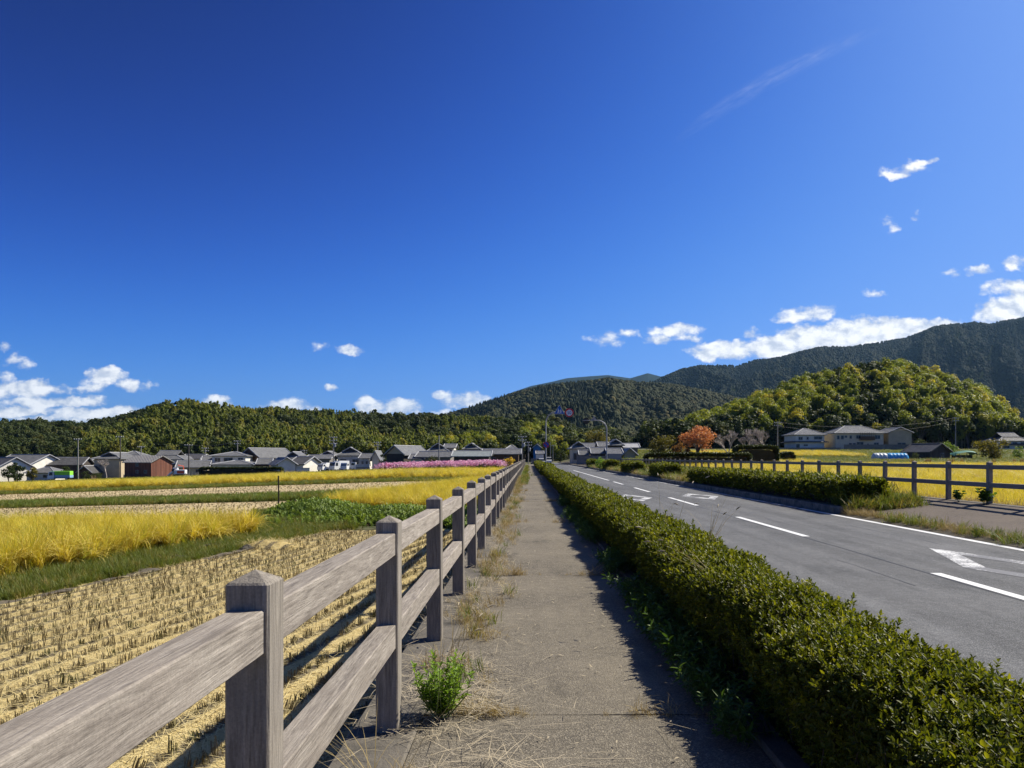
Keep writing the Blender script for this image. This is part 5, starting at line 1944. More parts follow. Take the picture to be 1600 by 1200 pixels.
# right-hand houses on the terrace
house('white two-storey house with small hipped grey roof, left of the terrace houses', 1238, 1291, 669.5, 679.5, 236, 9, 'hx', 'white', 'tile', .05, [(.10, .24, .64, .86), (.38, .45, .66, .86), (.64, .92, .68, .9), (.02, .14, .05, .36), (.28, .42, .22, .34)], (.47, 1.0), ov=.7, group='terrace houses')
house('long cream two-storey house with brown balcony, middle of the terrace', 1302, 1384, 665.5, 677, 234, 10, 'hx', 'cream', 'tile', 0, [(.03, .08, .62, .86), (.11, .17, .62, .86), (.19, .24, .72, .86), (.29, .34, .66, .86), (.43, .52, .66, .88), (.82, .93, .64, .88), (.28, .34, .14, .4), (.36, .42, .14, .4), (.44, .58, .1, .46), (.66, .69, .2, .36), (.8, .9, .06, .42)], None, ov=.7, group='terrace houses')
hb = bpy.data.objects['house.%03d' % (len(HL))] if False else [o for o in bpy.data.objects if o.get('label', '').startswith('long cream two-storey')][0]
q = MB()
q.box(-.2, 4.2, -6.2, -5.02, 2.75, 2.9)
q.box(-.2, 4.2, -6.2, -6.1, 2.9, 3.9)
for k in range(9):
    q.box(-.2 + k * .54, -.12 + k * .54, -6.19, -6.11, 3.9, 5.1)
q.build('balcony', M['brownwood'], hb)
house('beige gabled house at the end of the terrace', 1386, 1427, 669.5, 676, 234, 9, 'gy', 'beige', 'tile', 0, [(.38, .74, .14, .4)], None, ov=.5, group='terrace houses')
house('narrow white link building between cream and beige houses', 1383, 1400, 674, 678, 238, 6, 'gx', 'white', 'tile_dark', 0, [(.3, .75, .55, .8)], None, ov=.3, group='terrace houses')
house('dark-roofed house at the right frame edge below the bamboo hill', 1562, 1612, 677, 689, 235, 10, 'ix', 'white', 'tile_dark', -.1, W2, (.5, 1.0), group='terrace houses')
house('upper dark-roofed house behind the one at the right frame edge', 1584, 1640, 664, 676, 262, 10, 'gx', 'white', 'tile_dark', .1, [], None, group='terrace houses')
# timber field shed and tarpaulin shelter
house('old black timber shed with dark gabled roof among the fields', 1434, 1486, 695, 706, 152, 6, 'gy', 'darkwood', 'tile_dark', .45, [(.5, .68, .1, .85)], None, name='field_shed', cat_='shed', group=None, ov=.35, capm='tile_dark')

# red-brown boarded barn, boards one by one
Yb_, Wb, Db = 178.0, 7.6, 6.0
xb = gx(221, Yb_)
zb = float(terrain(xb, Yb_))
hb_ = gz(722, Yb_) - zb
barn = thing('barn', 'red-brown boarded barn with pale slate roof in front of the village', 'barn', (gx(232, Yb_ + 3), Yb_ + 3, zb), -.42, None)
q = MB()
w2, d2 = 4.3, 2.9
hr_ = hb_ + 1.35
q.prism([(-d2 + .06, -.8), (d2 - .06, -.8), (d2 - .06, hb_), (0, hr_ - .05), (-d2 + .06, hb_)], -w2 + .06, w2 - .06, 0, 'x')
q.build('wall', M['darkwood'], barn)
rb = random.Random(2)
for face in range(2):
    L0, n = (2 * w2, 30) if face == 0 else (2 * d2, 20)
    for k in range(n):
        a, b = -L0 / 2 + L0 * k / n + .015, -L0 / 2 + L0 * (k + 1) / n - .015
        q = MB()
        j = rb.uniform(0, .025)
        if face == 0:
            q.box(a, b, -d2 - .03 - j, -d2 + .055, .1 + rb.uniform(0, .1), hb_ - .02)
        else:
            top = hr_ - (hr_ - hb_) * max(abs(a), abs(b)) / d2 - .06
            q.box(w2 - .055, w2 + .03 + j, a, b, .1 + rb.uniform(0, .1), top)
        q.build('board', M['redwood'], barn)
rq, lines = roof_mesh('gx', 2 * w2, 2 * d2, hb_, hr_, .45)
rq.build('roof', M['tile_light'], barn)
for (x, z) in ((-.6, hb_ - 1.0), (-.6, 1.0), (2.1, 1.0)):
    q = MB()
    q.box(x, x + 1.0, -d2 - .10, -d2 - .05, z, z + .75)
    wo_ = q.build('window', M['frame'], barn)
    q = MB()
    q.box(x + .08, x + .47, -d2 - .12, -d2 - .102, z + .08, z + .67)
    q.box(x + .53, x + .92, -d2 - .12, -d2 - .102, z + .08, z + .67)
    q.build('pane', M['glass'], wo_)


# ------------------------------------------------------------------ walls and clipped village hedges
def block_wall(label, px0, px1, top, Y, m='stone', th=.25, name='garden_wall', zb=None, cop=True):
    x0, x1 = gx(px0, Y), gx(px1, Y)
    zb = float(terrain((x0 + x1) / 2, Y)) if zb is None else zb
    t = thing(name, label, 'wall', ((x0 + x1) / 2, Y, zb))
    q = MB()
    h = gz(top, Y) - zb
    w2 = (x1 - x0) / 2
    q.box(-w2, w2, -th / 2, th / 2, -1.5, h)
    q.build('wall_body', M[m], t)
    if cop:
        q = MB()
        q.box(-w2 - .03, w2 + .03, -th / 2 - .04, th / 2 + .04, h + .002, h + .09)
        q.build('coping', M['tile' if m != 'stone' else 'stone'], t)
    return t


block_wall('white garden wall below the dark-roofed village house', 463, 484, 731.5, 176, 'white')
block_wall('grey retaining wall below the white terrace house', 1216, 1313, 700, 226, zb=1.2)
block_wall('grey retaining wall below the cream and beige terrace houses', 1319, 1431, 695, 229, zb=2.0)
block_wall('old dark tiled boundary wall along the right road end', 901, 950, 713, 150, 'stone')
block_wall('low grey wall behind the flower field', 592, 697, 722, 165, 'stone')
def xhedge(label, px0, px1, top, Y, dp=1.2, dens=26, sc=4.0, seed=1, name='clipped_hedge'):
    x0, x1 = gx(px0, Y), gx(px1, Y)
    zb = float(terrain((x0 + x1) / 2, Y))
    return hedge(name, label, x0, x1, Y, Y + dp, zb - .1, gz(top, Y) - zb + .1, dens, sc, seed, .12, None, ends=False, core_in=.16, coll=C_bushd, nk=4)


M['dark_leaf'] = leafmat('dark_hedge_leaf', (0.035, 0.050, 0.013), (0.065, 0.082, 0.018), 0.5, 0.22, 0.3)
C_bushd = proto_collection('dark_sprig', [sprig_proto(80 + i, M['dark_leaf'], 10, .06, .036, .11, M['twig'], .3) for i in range(4)])
xhedge('long dark clipped hedge in front of the white village storehouse', 313, 438, 733.5, 168, 1.4, 120, 3.6, 51)
xhedge('tall dark clipped hedge block in the field right of the bare trees', 1154, 1214, 701, 98, 2.0, 120, 3.0, 52)
xhedge('long low dark hedge under the maple and bare trees', 1012, 1172, 713, 92, 1.2, 110, 3.0, 53)
xhedge('small square clipped hedge by the grey retaining wall', 1224, 1240, 710.5, 125, 1.5, 120, 3.2, 54)

# ------------------------------------------------------------------ utility poles and wires
M['pole'] = mat('concrete_pole', (0.34, 0.32, 0.29), 0.85, (0.26, 0.245, 0.22), 2.0)
M['poledark'] = mat('dark_pole', (0.085, 0.075, 0.065), 0.85, (0.12, 0.105, 0.09), 2.0)
M['wire'] = mat('cable', (0.03, 0.03, 0.03), 0.6)
M['porcelain'] = mat('porcelain', (0.75, 0.74, 0.70), 0.35)


def pole(label, px, top, Y, arms=2, m='pole', can=False, r0=.17, rz=0.0):
    X = gx(px, Y)
    zb = float(terrain(X, Y))
    h = gz(top, Y) - zb
    t = thing('utility_pole', label, 'utility pole', (X, Y, zb), rz, 'utility poles')
    q = MB()
    q.tube([(0, 0, -.5), (0, 0, h)], [r0, r0 * .62], 10)
    q.build('shaft', M[m], t)
    for k in range(arms):
        z = h - .35 - .75 * k
        q = MB()
        q.box(-.95, .95, -.22, -.12, z, z + .1)
        a = q.build('crossarm', M['steel'], t)
        for x in (-.85, -.3, .3, .85):
            q = MB()
            q.tube([(x, -.17, z + .1), (x, -.17, z + .2), (x, -.17, z + .3)], [.05, .09, .04], 8)
            q.build('insulator', M['porcelain'], a)
    if can:
        q = MB()
        q.tube([(.34, 0, h - 2.6), (.34, 0, h - 2.5), (.34, 0, h - 1.75), (.34, 0, h - 1.65)], [.2, .27, .27, .2], 12)
        q.build('transformer', M['steel'], t)
    return (X, Y, zb + h)


tops = [pole('pale utility pole right of the green-topped truck', 122, 685, 186, 1),
        pole('dark tall utility pole in front of the beige house', 188, 681, 183, 1, 'poledark'),
        pole('short pale utility pole behind the red barn', 220.5, 697, 215, 1),
        pole('dark utility pole right of the red barn', 295, 694, 184, 1, 'poledark'),
        pole('thin utility pole above the narrow outbuilding', 321, 699, 214, 2),
        pole('utility pole with crossarms behind the white two-storey house', 371, 688, 222, 2),
        pole('utility pole over the small raised roof house', 475, 703, 224, 2),
        pole('tall pale utility pole with crossarms beside the parked trucks', 521, 682, 190, 3, 'pole', True),
        pole('utility pole between trucks and the timber barn', 590, 690, 205, 2, 'pole'),
        pole('thin tall pole in front of the half-hipped farmhouse', 686, 680, 168, 0),
        pole('tall utility pole with transformer at the far end of the fence', 816, 681, 180, 2, 'pole', True),
        pole('second utility pole just right of the transformer one', 825.5, 690, 205, 2, 'pole', True),
        pole('distant thin pole right of the no-parking sign', 860, 690, 250, 0, 'pole', False, .13),
        pole('distant pole just left of the dark conifers at the road end', 864, 695, 262, 1, 'pole', False, .13),
        pole('utility pole between the bare trees and the white terrace house', 1215, 659, 205, 2),
        pole('utility pole on the grass slope right of the terrace', 1493, 652, 225, 2)]


def wire(label, a, b, sag=.8, dz=-.1, r=.018):
    pts = []
    for k in range(13):
        s = k / 12
        pts.append((a[0] + (b[0] - a[0]) * s, a[1] + (b[1] - a[1]) * s, a[2] + (b[2] - a[2]) * s + dz - 4 * sag * s * (1 - s)))
    q = MB()
    q.tube(pts, r, 4)
    q.build('power_line', M['wire'], None, label=label, category='wire')


wire('power line from the pale pole by the truck to the dark tall pole', tops[0], tops[1])
wire('power line from the dark tall pole across the red barn roof', tops[1], tops[3])
wire('power line from the pole right of the barn to the crossarm pole', tops[3], tops[5])
wire('power line running past the raised roof house to the truck-side pole', tops[5], tops[7])
wire('power line from the truck-side pole towards the timber barn', tops[7], tops[8])
wire('power line in front of the bamboo hill between the terrace poles', tops[14], tops[15], 2.0)
wire('lower power line in front of the bamboo hill', tops[14], tops[15], 2.4, -1.1)
wire('power line between the two poles at the end of the fence', tops[10], tops[11], .3)

# ------------------------------------------------------------------ road signs
M['galv'] = mat('grey_pole_paint', (0.40, 0.40, 0.40), 0.5, (0.33, 0.33, 0.33), 6.0)
M['sign_blue'] = mat('sign_blue', (0.012, 0.10, 0.42), 0.4)
M['sign_white'] = mat('sign_white', (0.78, 0.78, 0.78), 0.4)
M['sign_red'] = mat('sign_red', (0.50, 0.012, 0.018), 0.4)
M['sign_back'] = mat('sign_back', (0.045, 0.04, 0.035), 0.6)
M['sign_back2'] = mat('sign_back_grey', (0.36, 0.33, 0.31), 0.6)


def ring(q, c, r0, r1, y0, y1, n=32):
    for k in range(n):
        a, b = 2 * PI * k / n, 2 * PI * (k + 1) / n
        p = [(c[0] + r * math.cos(t), c[1] + r * math.sin(t)) for r, t in ((r0, a), (r1, a), (r1, b), (r0, b))]
        q.prism(p, y0, y1)


def tri(cx, cz, s, k=1.0):
    h = s * .866
    return [(cx - s / 2 * k, cz - h / 3 * k), (cx + s / 2 * k, cz - h / 3 * k), (cx, cz + h * 2 / 3 * k)]


Yp = 72.0
Xp = gx(853, Yp)
t = thing('road_sign_pole', 'tall arched sign pole in the hedge with blue triangle, red 50 disc and no-parking disc', 'road sign', (Xp, Yp, 0))
zt_ = gz(644, Yp)
q = MB()
bend = [(0, 0, -.3), (0, 0, zt_ - .95)] + [(0.95 - .95 * math.cos(a), 0, zt_ - .95 + .95 * math.sin(a)) for a in np.linspace(.2, PI / 2, 7)] + [(2.35, 0, zt_ + .02)]
q.tube(bend, [.062] * (len(bend) - 2) + [.045, .04], 10)
q.build('pole', M['galv'], t)
cx_, cz_ = gx(874, Yp) - Xp, gz(641.5, Yp)
q = MB()
q.prism(tri(cx_, cz_ - .05, .98), -.09, -.07)
sg = q.build('triangle_sign', M['sign_white'], t)
q = MB()
q.prism(tri(cx_, cz_ - .05, .98, .94), -.096, -.091)
q.build('blue_face', M['sign_blue'], sg)
q = MB()                                   # two walking figures
for (ox, s) in ((-.10, 1.0), (.12, .8)):
    bz = cz_ - .27
    q.disc((cx_ + ox, bz + .40 * s), .048 * s, -.102, -.0965, 10)
    q.prism([(cx_ + ox - .05 * s, bz + .17 * s), (cx_ + ox + .05 * s, bz + .17 * s), (cx_ + ox + .045 * s, bz + .34 * s), (cx_ + ox - .045 * s, bz + .34 * s)], -.102, -.0965)
    q.prism([(cx_ + ox - .11 * s, bz), (cx_ + ox - .06 * s, bz), (cx_ + ox + .03 * s, bz + .175 * s), (cx_ + ox - .05 * s, bz + .175 * s)], -.102, -.0965)
    q.prism([(cx_ + ox + .06 * s, bz), (cx_ + ox + .11 * s, bz), (cx_ + ox + .05 * s, bz + .175 * s), (cx_ + ox - .02 * s, bz + .175 * s)], -.102, -.0965)
    q.prism([(cx_ + ox + .03 * s, bz + .27 * s), (cx_ + ox + .12 * s, bz + .18 * s), (cx_ + ox + .13 * s, bz + .22 * s), (cx_ + ox + .045 * s, bz + .33 * s)], -.102, -.0965)
q.build('walking_figures', M['sign_white'], sg)
cx_, cz_ = gx(889.5, Yp) - Xp, gz(645, Yp)
q = MB()
q.disc((cx_, cz_), .41, -.09, -.07, 32)
sg = q.build('speed_sign', M['sign_white'], t)
q = MB()
ring(q, (cx_, cz_), .29, .405, -.097, -.0905)
q.build('red_ring', M['sign_red'], sg)
fc = bpy.data.curves.new('speed_digits', 'FONT')
fc.body = '50'
fc.size = .46
fc.align_x = 'CENTER'
fc.align_y = 'CENTER'
fc.extrude = .003
fc.offset = .006
fc.materials.append(M['sign_blue'])
fo = link('speed_digits', fc, sg, (cx_, -.096, cz_))
fo.rotation_euler = (PI / 2, 0, 0)
fo.scale = (.85, 1, 1)
cx_, cz_ = .02, gz(695, Yp)
q = MB()
q.disc((cx_, cz_), .29, -.10, -.08, 32)
sg = q.build('no_parking_sign', M['sign_blue'], t)
q = MB()
ring(q, (cx_, cz_), .235, .285, -.107, -.1005)
q.build('red_ring', M['sign_red'], sg)
q = MB()
q.prism([(cx_ - .20, cz_ + .14), (cx_ - .14, cz_ + .20), (cx_ + .20, cz_ - .14), (cx_ + .14, cz_ - .20)][::-1], -.104, -.1005)
q.build('red_slash', M['sign_red'], sg)

Yp = 93.0
Xp = gx(948, Yp)
t = thing('road_sign_pole', 'arched grey sign pole across the road showing the dark backs of its signs', 'road sign', (Xp, Yp, 0.05))
zt_ = gz(657.5, Yp)
q = MB()
bend = [(0, 0, -.3), (0, 0, zt_ - 1.1)] + [(-1.1 + 1.1 * math.cos(a), 0, zt_ - 1.1 + 1.1 * math.sin(a)) for a in np.linspace(.2, PI / 2, 7)] + [(-2.9, 0, zt_)]
q.tube(bend, [.075] * (len(bend) - 2) + [.055, .045], 10)
q.build('pole', M['galv'], t)
q = MB()
q.disc((gx(916, Yp) - Xp, zt_ - .05), .40, .06, .09, 28)
q.build('round_sign_back', M['sign_back'], t)
q = MB()
q.prism(tri(gx(928, Yp) - Xp, zt_ + .22, .62), .06, .09)
q.build('triangle_sign_back', M['sign_back2'], t)

ORD = ['first', 'second', 'third', 'fourth', 'fifth', 'sixth', 'seventh', 'eighth', 'ninth', 'tenth', 'eleventh', 'twelfth', 'thirteenth', 'fourteenth']
# noticeboard and row of dark posts by the right road edge
Yn = 96.0
Xn = gx(961, Yn)
t = thing('noticeboard', 'grey noticeboard on dark legs right of the arched sign pole', 'noticeboard', (Xn, Yn, .0))
q = MB()
zb1, zb2 = gz(717, Yn), gz(711, Yn)
q.box(-.8, .8, -.05, .05, zb1, zb2 + .15)
q.build('board', M['frame'], t)
for x in (-.7, .7):
    q = MB()
    q.box(x - .05, x + .05, .052, .14, -.2, zb2 + .1)
    q.build('leg', M['poledark'], t)
for k, px in enumerate((955, 957.5, 964.5, 967, 970.5)):
    q = MB()
    q.bbox(-.07, .07, -.07, .07, -.2, 1.05, .01)
    q.build('timber_post', M['darkwood'], None, label='%s dark timber post from the left in the row below the noticeboard' % ORD[k], category='post', group='dark posts below the noticeboard').location = (gx(px, 91 - k * .7), 91 - k * .7, .12)


# ------------------------------------------------------------------ vehicles
M['carwhite'] = mat('white_car_paint', (0.78, 0.78, 0.77), 0.3, spec=0.5)
M['cardark'] = mat('dark_car_paint', (0.03, 0.032, 0.04), 0.3, spec=0.5)
M['rubber'] = mat('rubber', (0.025, 0.025, 0.025), 0.8)
M['truckbed'] = mat('truck_bed', (0.50, 0.52, 0.53), 0.5, (0.40, 0.42, 0.44), 3.0)
M['bluebed'] = mat('pale_blue_bed', (0.24, 0.40, 0.58), 0.5)
M['lime'] = mat('lime_tarpaulin', (0.30, 0.72, 0.06), 0.6, (0.24, 0.62, 0.05), 2.0)
M['limedark'] = mat('green_tarpaulin', (0.08, 0.33, 0.05), 0.6)
M['orange'] = mat('orange_red_paint', (0.70, 0.11, 0.045), 0.4)
M['lamp_amber'] = mat('lamp_lens', (0.6, 0.6, 0.58), 0.2, spec=.6)


def wheels(t, xs_, half, r_, wd=.18):
    for x in xs_:
        for s in (-1, 1):
            q = MB()
            y = s * (half - wd / 2)
            q.disc((x, r_), r_, y - wd / 2, y + wd / 2, 18)
            wh = q.build('wheel', M['rubber'], t)
            q = MB()
            q.disc((x, r_), r_ * .55, y - wd / 2 - .012, y + wd / 2 + .012, 14)
            q.build('rim', M['truckbed'], wh)


def truck(label, px, Y, rz, L=4.6, Wd=1.75, hcab=1.95, bed='truckbed', bedh=.45, tarp=None, box=False, zb=None):
    """cab-over truck, nose towards local -X"""
    X = gx(px, Y)
    zb = float(terrain(X, Y)) if zb is None else zb
    t = thing('truck', label, 'truck', (X, Y, zb), rz, 'trucks parked by the village')
    h = Wd / 2
    cl = 1.45
    x0 = -L / 2
    q = MB()
    prof = [(x0, .35), (x0 + cl, .35), (x0 + cl, hcab), (x0 + .35, hcab), (x0 + .12, 1.15), (x0, 1.05)]
    q.prism(prof, -h, h)
    cab = q.build('cab', M['carwhite'], t)
    q = MB()
    q.mesh([(x0 + .125, -h + .1, 1.17), (x0 + .125, h - .1, 1.17), (x0 + .335, h - .14, hcab - .12), (x0 + .335, -h + .14, hcab - .12)], [(3, 2, 1, 0)])
    o = q.build('windscreen', M['glass'], cab)
    o.location = (-.012, 0, .006)
    for s in (-1, 1):
        q = MB()
        y = s * (h + .008)
        q.prism([(x0 + .32, 1.15), (x0 + cl - .3, 1.15), (x0 + cl - .3, hcab - .15), (x0 + .5, hcab - .15)], y - .006, y + .006)
        q.build('side_window', M['glass'], cab)
        q = MB()
        q.box(x0 - .03, x0 + .01, s * (h - .28) - .14, s * (h - .28) + .14, .72, .9)
        q.build('headlight', M['lamp_amber'], cab)
    q = MB()
    q.box(x0 + cl + .02, L / 2, -h * .5, h * .5, .4, .6)
    q.build('chassis', M['cardark'], t)
    q = MB()
    b0 = x0 + cl + .06
    zt2 = .62 + bedh if not box else hcab + .25
    if box:
        q.bbox(b0, L / 2, -h, h, .62, zt2, .03)
    else:
        q.box(b0, L / 2, -h, h, .62, .70)
        q.box(b0, L / 2, -h, -h + .05, .702, zt2)
        q.box(b0, L / 2, h - .05, h, .702, zt2)
        q.box(b0, b0 + .05, -h + .052, h - .052, .702, zt2)
        q.box(L / 2 - .05, L / 2, -h + .052, h - .052, .702, zt2)
    q.build('cargo_box' if box else 'bed', M[bed], t)
    if tarp:
        q = MB()
        q.bbox(b0 + .06, L / 2 - .02, -h + .06, h - .06, .75, zt2 + .95, .05)
        q.build('tarpaulin_load', M[tarp], t)
        q = MB()
        q.bbox(b0 - .9, b0 + .04, -h + .1, h - .1, hcab + .02, zt2 + .9, .04)
        q.build('folded_tarpaulin', M['limedark'], t)
    wheels(t, (x0 + .65, L / 2 - .75), h - .02, .34)
    return t


truck('white truck carrying a lime green tarpaulin load by the left village houses', 94.5, 184, .12, 5.0, 1.9, 2.05, 'bluebed', .6, 'lime')
truck('small white boxy van-truck, leftmost of those parked beside the tall pole', 506, 184, 1.25, 3.4, 1.5, 1.75, 'carwhite', .4, None, True)
truck('white box truck parked just right of the tall pale pole', 530, 185, 1.0, 4.8, 1.9, 2.1, 'carwhite', .4, None, True)
truck('dark-fronted small truck between the box truck and the tipped bed', 542, 183, 1.35, 3.6, 1.6, 1.8, 'truckbed', .4)
truck('flatbed truck with pale grey bed, rightmost of the parked trucks', 562, 184, .15, 4.6, 1.7, 1.85, 'truckbed', .75)


def car(label, px, Y, rz, paint, zb, L=3.6, Wd=1.55, Ht=1.7):
    X = gx(px, Y)
    t = thing('parked_car', label, 'car', (X, Y, zb), rz, 'cars at the road end')
    h = Wd / 2
    x0 = -L / 2
    q = MB()
    q.prism([(x0, .3), (L / 2, .3), (L / 2, .95), (L / 2 - .15, 1.0), (x0 + .7, 1.0), (x0 + .08, .85)], -h, h)
    b = q.build('body', M[paint], t)
    q = MB()
    q.prism([(x0 + .62, 1.002), (L / 2 - .16, 1.002), (L / 2 - .4, Ht - .08), (x0 + 1.25, Ht - .08)], -h + .08, h - .08)
    q.build('glasshouse', M['glass'], t)
    q = MB()
    q.prism([(x0 + 1.2, Ht - .078), (L / 2 - .38, Ht - .078), (L / 2 - .5, Ht), (x0 + 1.35, Ht)], -h + .06, h - .06)
    q.build('roof', M[paint], t)
    for s in (-1, 1):
        q = MB()
        q.box(x0 - .02, x0 + .06, s * (h - .25) - .15, s * (h - .25) + .15, .62, .8)
        q.build('headlight', M['lamp_amber'], b)
    wheels(t, (x0 + .65, L / 2 - .65), h, .30, .16)
    return t


car('white car on the road at its far end', 857, 205, PI / 2, 'carwhite', ZR + .0)
car('dark car standing left of the road end, behind the hedge', 834, 198, PI / 2, 'cardark', -.5)
car('small white car behind the hedge between the dark car and the pole', 845, 212, PI / 2 + .3, 'carwhite', -.5)
house('pale grey box-like shop with flat front at the road end', 837, 850, 708.5, 710, 222, 6, 'gx', 'white', 'tile', 0, [(.3, .7, .1, .6)], None, ov=.1)

# combine harvester beside the barn
Yc = 176.0
Xc = gx(277, Yc)
t = thing('combine_harvester', 'orange and white combine harvester parked at the end of the red barn', 'harvester', (Xc, Yc, float(terrain(Xc, Yc))), .15)
q = MB()
q.bbox(-.5, 1.9, -.9, .9, .6, 1.55, .08)
q.build('body', M['carwhite'], t)
q = MB()
q.bbox(.2, 1.7, -.94, -.905, .7, 1.3, .02)
q.build('side_panel', M['orange'], t)
q = MB()
q.bbox(-.9, .05, -.2, .85, 1.3, 2.0, .08)
q.build('grain_tank', M['carwhite'], t)
q = MB()
q.bbox(-1.0, -.3, -.85, -.25, 1.2, 1.75, .06)
q.build('seat_platform', M['cardark'], t)
for k in range(5):
    q = MB()
    x = -1.0 - .02 * k
    y = -.85 + .42 * k
    q.prism([(x - 1.1, .08), (x - .9, .02), (x + .25, .95), (x + .1, 1.25), (x - .1, 1.15)], y, y + .16)
    q.build('crop_divider', M[('carwhite', 'cardark', 'carwhite', 'orange', 'carwhite')[k]], t)
for s in (-1, 1):
    q = MB()
    q.prism([(-.6, .0), (1.5, .0), (1.8, .25), (1.5, .5), (-.6, .5), (-.9, .25)], s * .55 - .2, s * .55 + .2)
    q.build('track', M['rubber'], t)
q = MB()
q.tube([(1.2, .5, 1.5), (1.2, .5, 2.3), (.2, -.2, 2.6)], [.12, .12, .1], 8)
q.build('unloading_pipe', M['orange'], t)
# row of short pale stakes right of the harvester
for k, px in enumerate(np.linspace(290, 352, 14)):
    q = MB()
    hh_ = .75 + .25 * ((k * 7) % 5) / 5
    q.tube([(0, 0, -.2), (.02, 0, hh_)], [.09, .07], 6)
    X = gx(px, 172)
    q.build('short_stake', M['tile_light'], None, label='%s short pale stake from the left in the row right of the combine harvester' % ORD[k], category='stake', group='short stakes right of the harvester').location = (X, 172, float(terrain(X, 172)))

# ------------------------------------------------------------------ field tunnels, tarpaulin shelter, straw sheaves
M['film'] = mat('white_plastic_film', (0.68, 0.72, 0.74), 0.4, (0.50, 0.56, 0.58), 2.0)
M['bluefilm'] = mat('blue_plastic_sheet', (0.04, 0.34, 0.68), 0.4, (0.07, 0.42, 0.76), 2.0)
M['tarp'] = mat('green_tarpaulin_roof', (0.045, 0.16, 0.11), 0.6, (0.06, 0.20, 0.14), 1.0)
for (lb, a, b, m) in (('white plastic crop tunnel beside the blue one in the far field', 1363, 1386, 'film'), ('bright blue plastic crop tunnel in the far field', 1384, 1418, 'bluefilm')):
    Yt = 150.0
    x0, x1 = gx(a, Yt), gx(b, Yt)
    X = (x0 + x1) / 2
    zb = float(terrain(X, Yt))
    t = thing('crop_tunnel', lb, 'crop tunnel', (X, Yt, zb))
    hh_ = gz(708, Yt) - zb
    hl = (x1 - x0) / 2
    q = MB()
    P = np.zeros((25, 11, 3))
    aa = np.linspace(0, PI, 11)
    sx = np.linspace(-hl, hl, 25)
    for i in range(25):
        e = 1 - .35 * max(0, (abs(sx[i]) / hl) - .82) / .18 if abs(sx[i]) > .82 * hl else 1
        rr_ = e * (1 + .035 * math.cos(sx[i] * 2 * PI / .7))
        P[i, :, 0] = sx[i]
        P[i, :, 1] = -np.cos(aa) * .9 * rr_
        P[i, :, 2] = np.sin(aa) ** .7 * hh_ * rr_
    q.grid(P[:, ::-1])
    q.poly([tuple(p) for p in P[0]][::-1])
    q.poly([tuple(p) for p in P[-1]])
    q.build('cover', M[m], t, True)
    for x in np.arange(-hl + .35, hl, .7):
        q = MB()
        q.tube([(x, -math.cos(k) * .95, math.sin(k) ** .7 * hh_ * 1.05) for k in np.linspace(0.02, PI - .02, 11)], .025, 5)
        q.build('hoop', M['film'], t)
Yt = 156.0
X = gx(1505, Yt)
zb = float(terrain(X, Yt))
t = thing('tarpaulin_shelter', 'low shelter with green tarpaulin roof right of the black field shed', 'shelter', (X, Yt, zb))
q = MB()
P = np.zeros((9, 9, 3))
for i, x in enumerate(np.linspace(-2.6, 2.4, 9)):
    for j, y in enumerate(np.linspace(-1.5, 1.5, 9)):
        P[i, j] = (x, y, 1.25 + .35 * math.cos(y) + .18 * math.sin(x * 1.1 + 1) - (.5 if i in (0, 8) else 0))
q.grid(P)
q.build('roof_sheet', M['tarp'], t, True)
for x in (-2.2, 0, 2.0):
    for y in (-1.3, 1.3):
        q = MB()
        q.tube([(x, y, -.2), (x, y, 1.35)], .05, 6)
        q.build('post', M['poledark'], t)
q = MB()
q.bbox(-1.8, 1.6, -.6, 1.1, .02, .85, .1)
q.build('stored_load', M['darkwood'], t)


def sheaf_mesh(seed):
    r = np.random.default_rng(seed)
    n = 90
    a = r.uniform(0, 2 * PI, n)
    rad = .16 * np.sqrt(r.random(n))
    b = np.c_[rad * 1.6 * np.cos(a), rad * 1.6 * np.sin(a), np.zeros(n)]
    v1 = blades(b, a + PI, np.full(n, .25), np.full(n, -.75), np.full(n, .85) * r.uniform(.85, 1.1, n), np.full(n, .03), 3)
    return np_mesh('straw', v1[0], v1[1], M['drygrass'])


sm = [sheaf_mesh(i) for i in range(3)]
for k, px in enumerate((1424, 1447, 1452, 1483, 1489, 1503, 1553, 1585, 1597)):
    Y = 108 + (k % 3) * 1.5
    X = gx(px, Y)
    t = thing('straw_sheaf', '%s tied straw sheaf from the left in the row behind the far yellow rice' % ORD[k], 'sheaf', (X, Y, float(terrain(X, Y)) + .0), k * 1.3, 'straw sheaves in the far field')
    o = link('straw', sm[k % 3], t)
    o.scale = (1.5, 1.5, 1.2)
    q = MB()
    q.tube([(.13 * math.cos(a), .13 * math.sin(a), .55) for a in np.linspace(0, 2 * PI, 9)], .03, 5)
    q.build('tie', M['straw'], t)


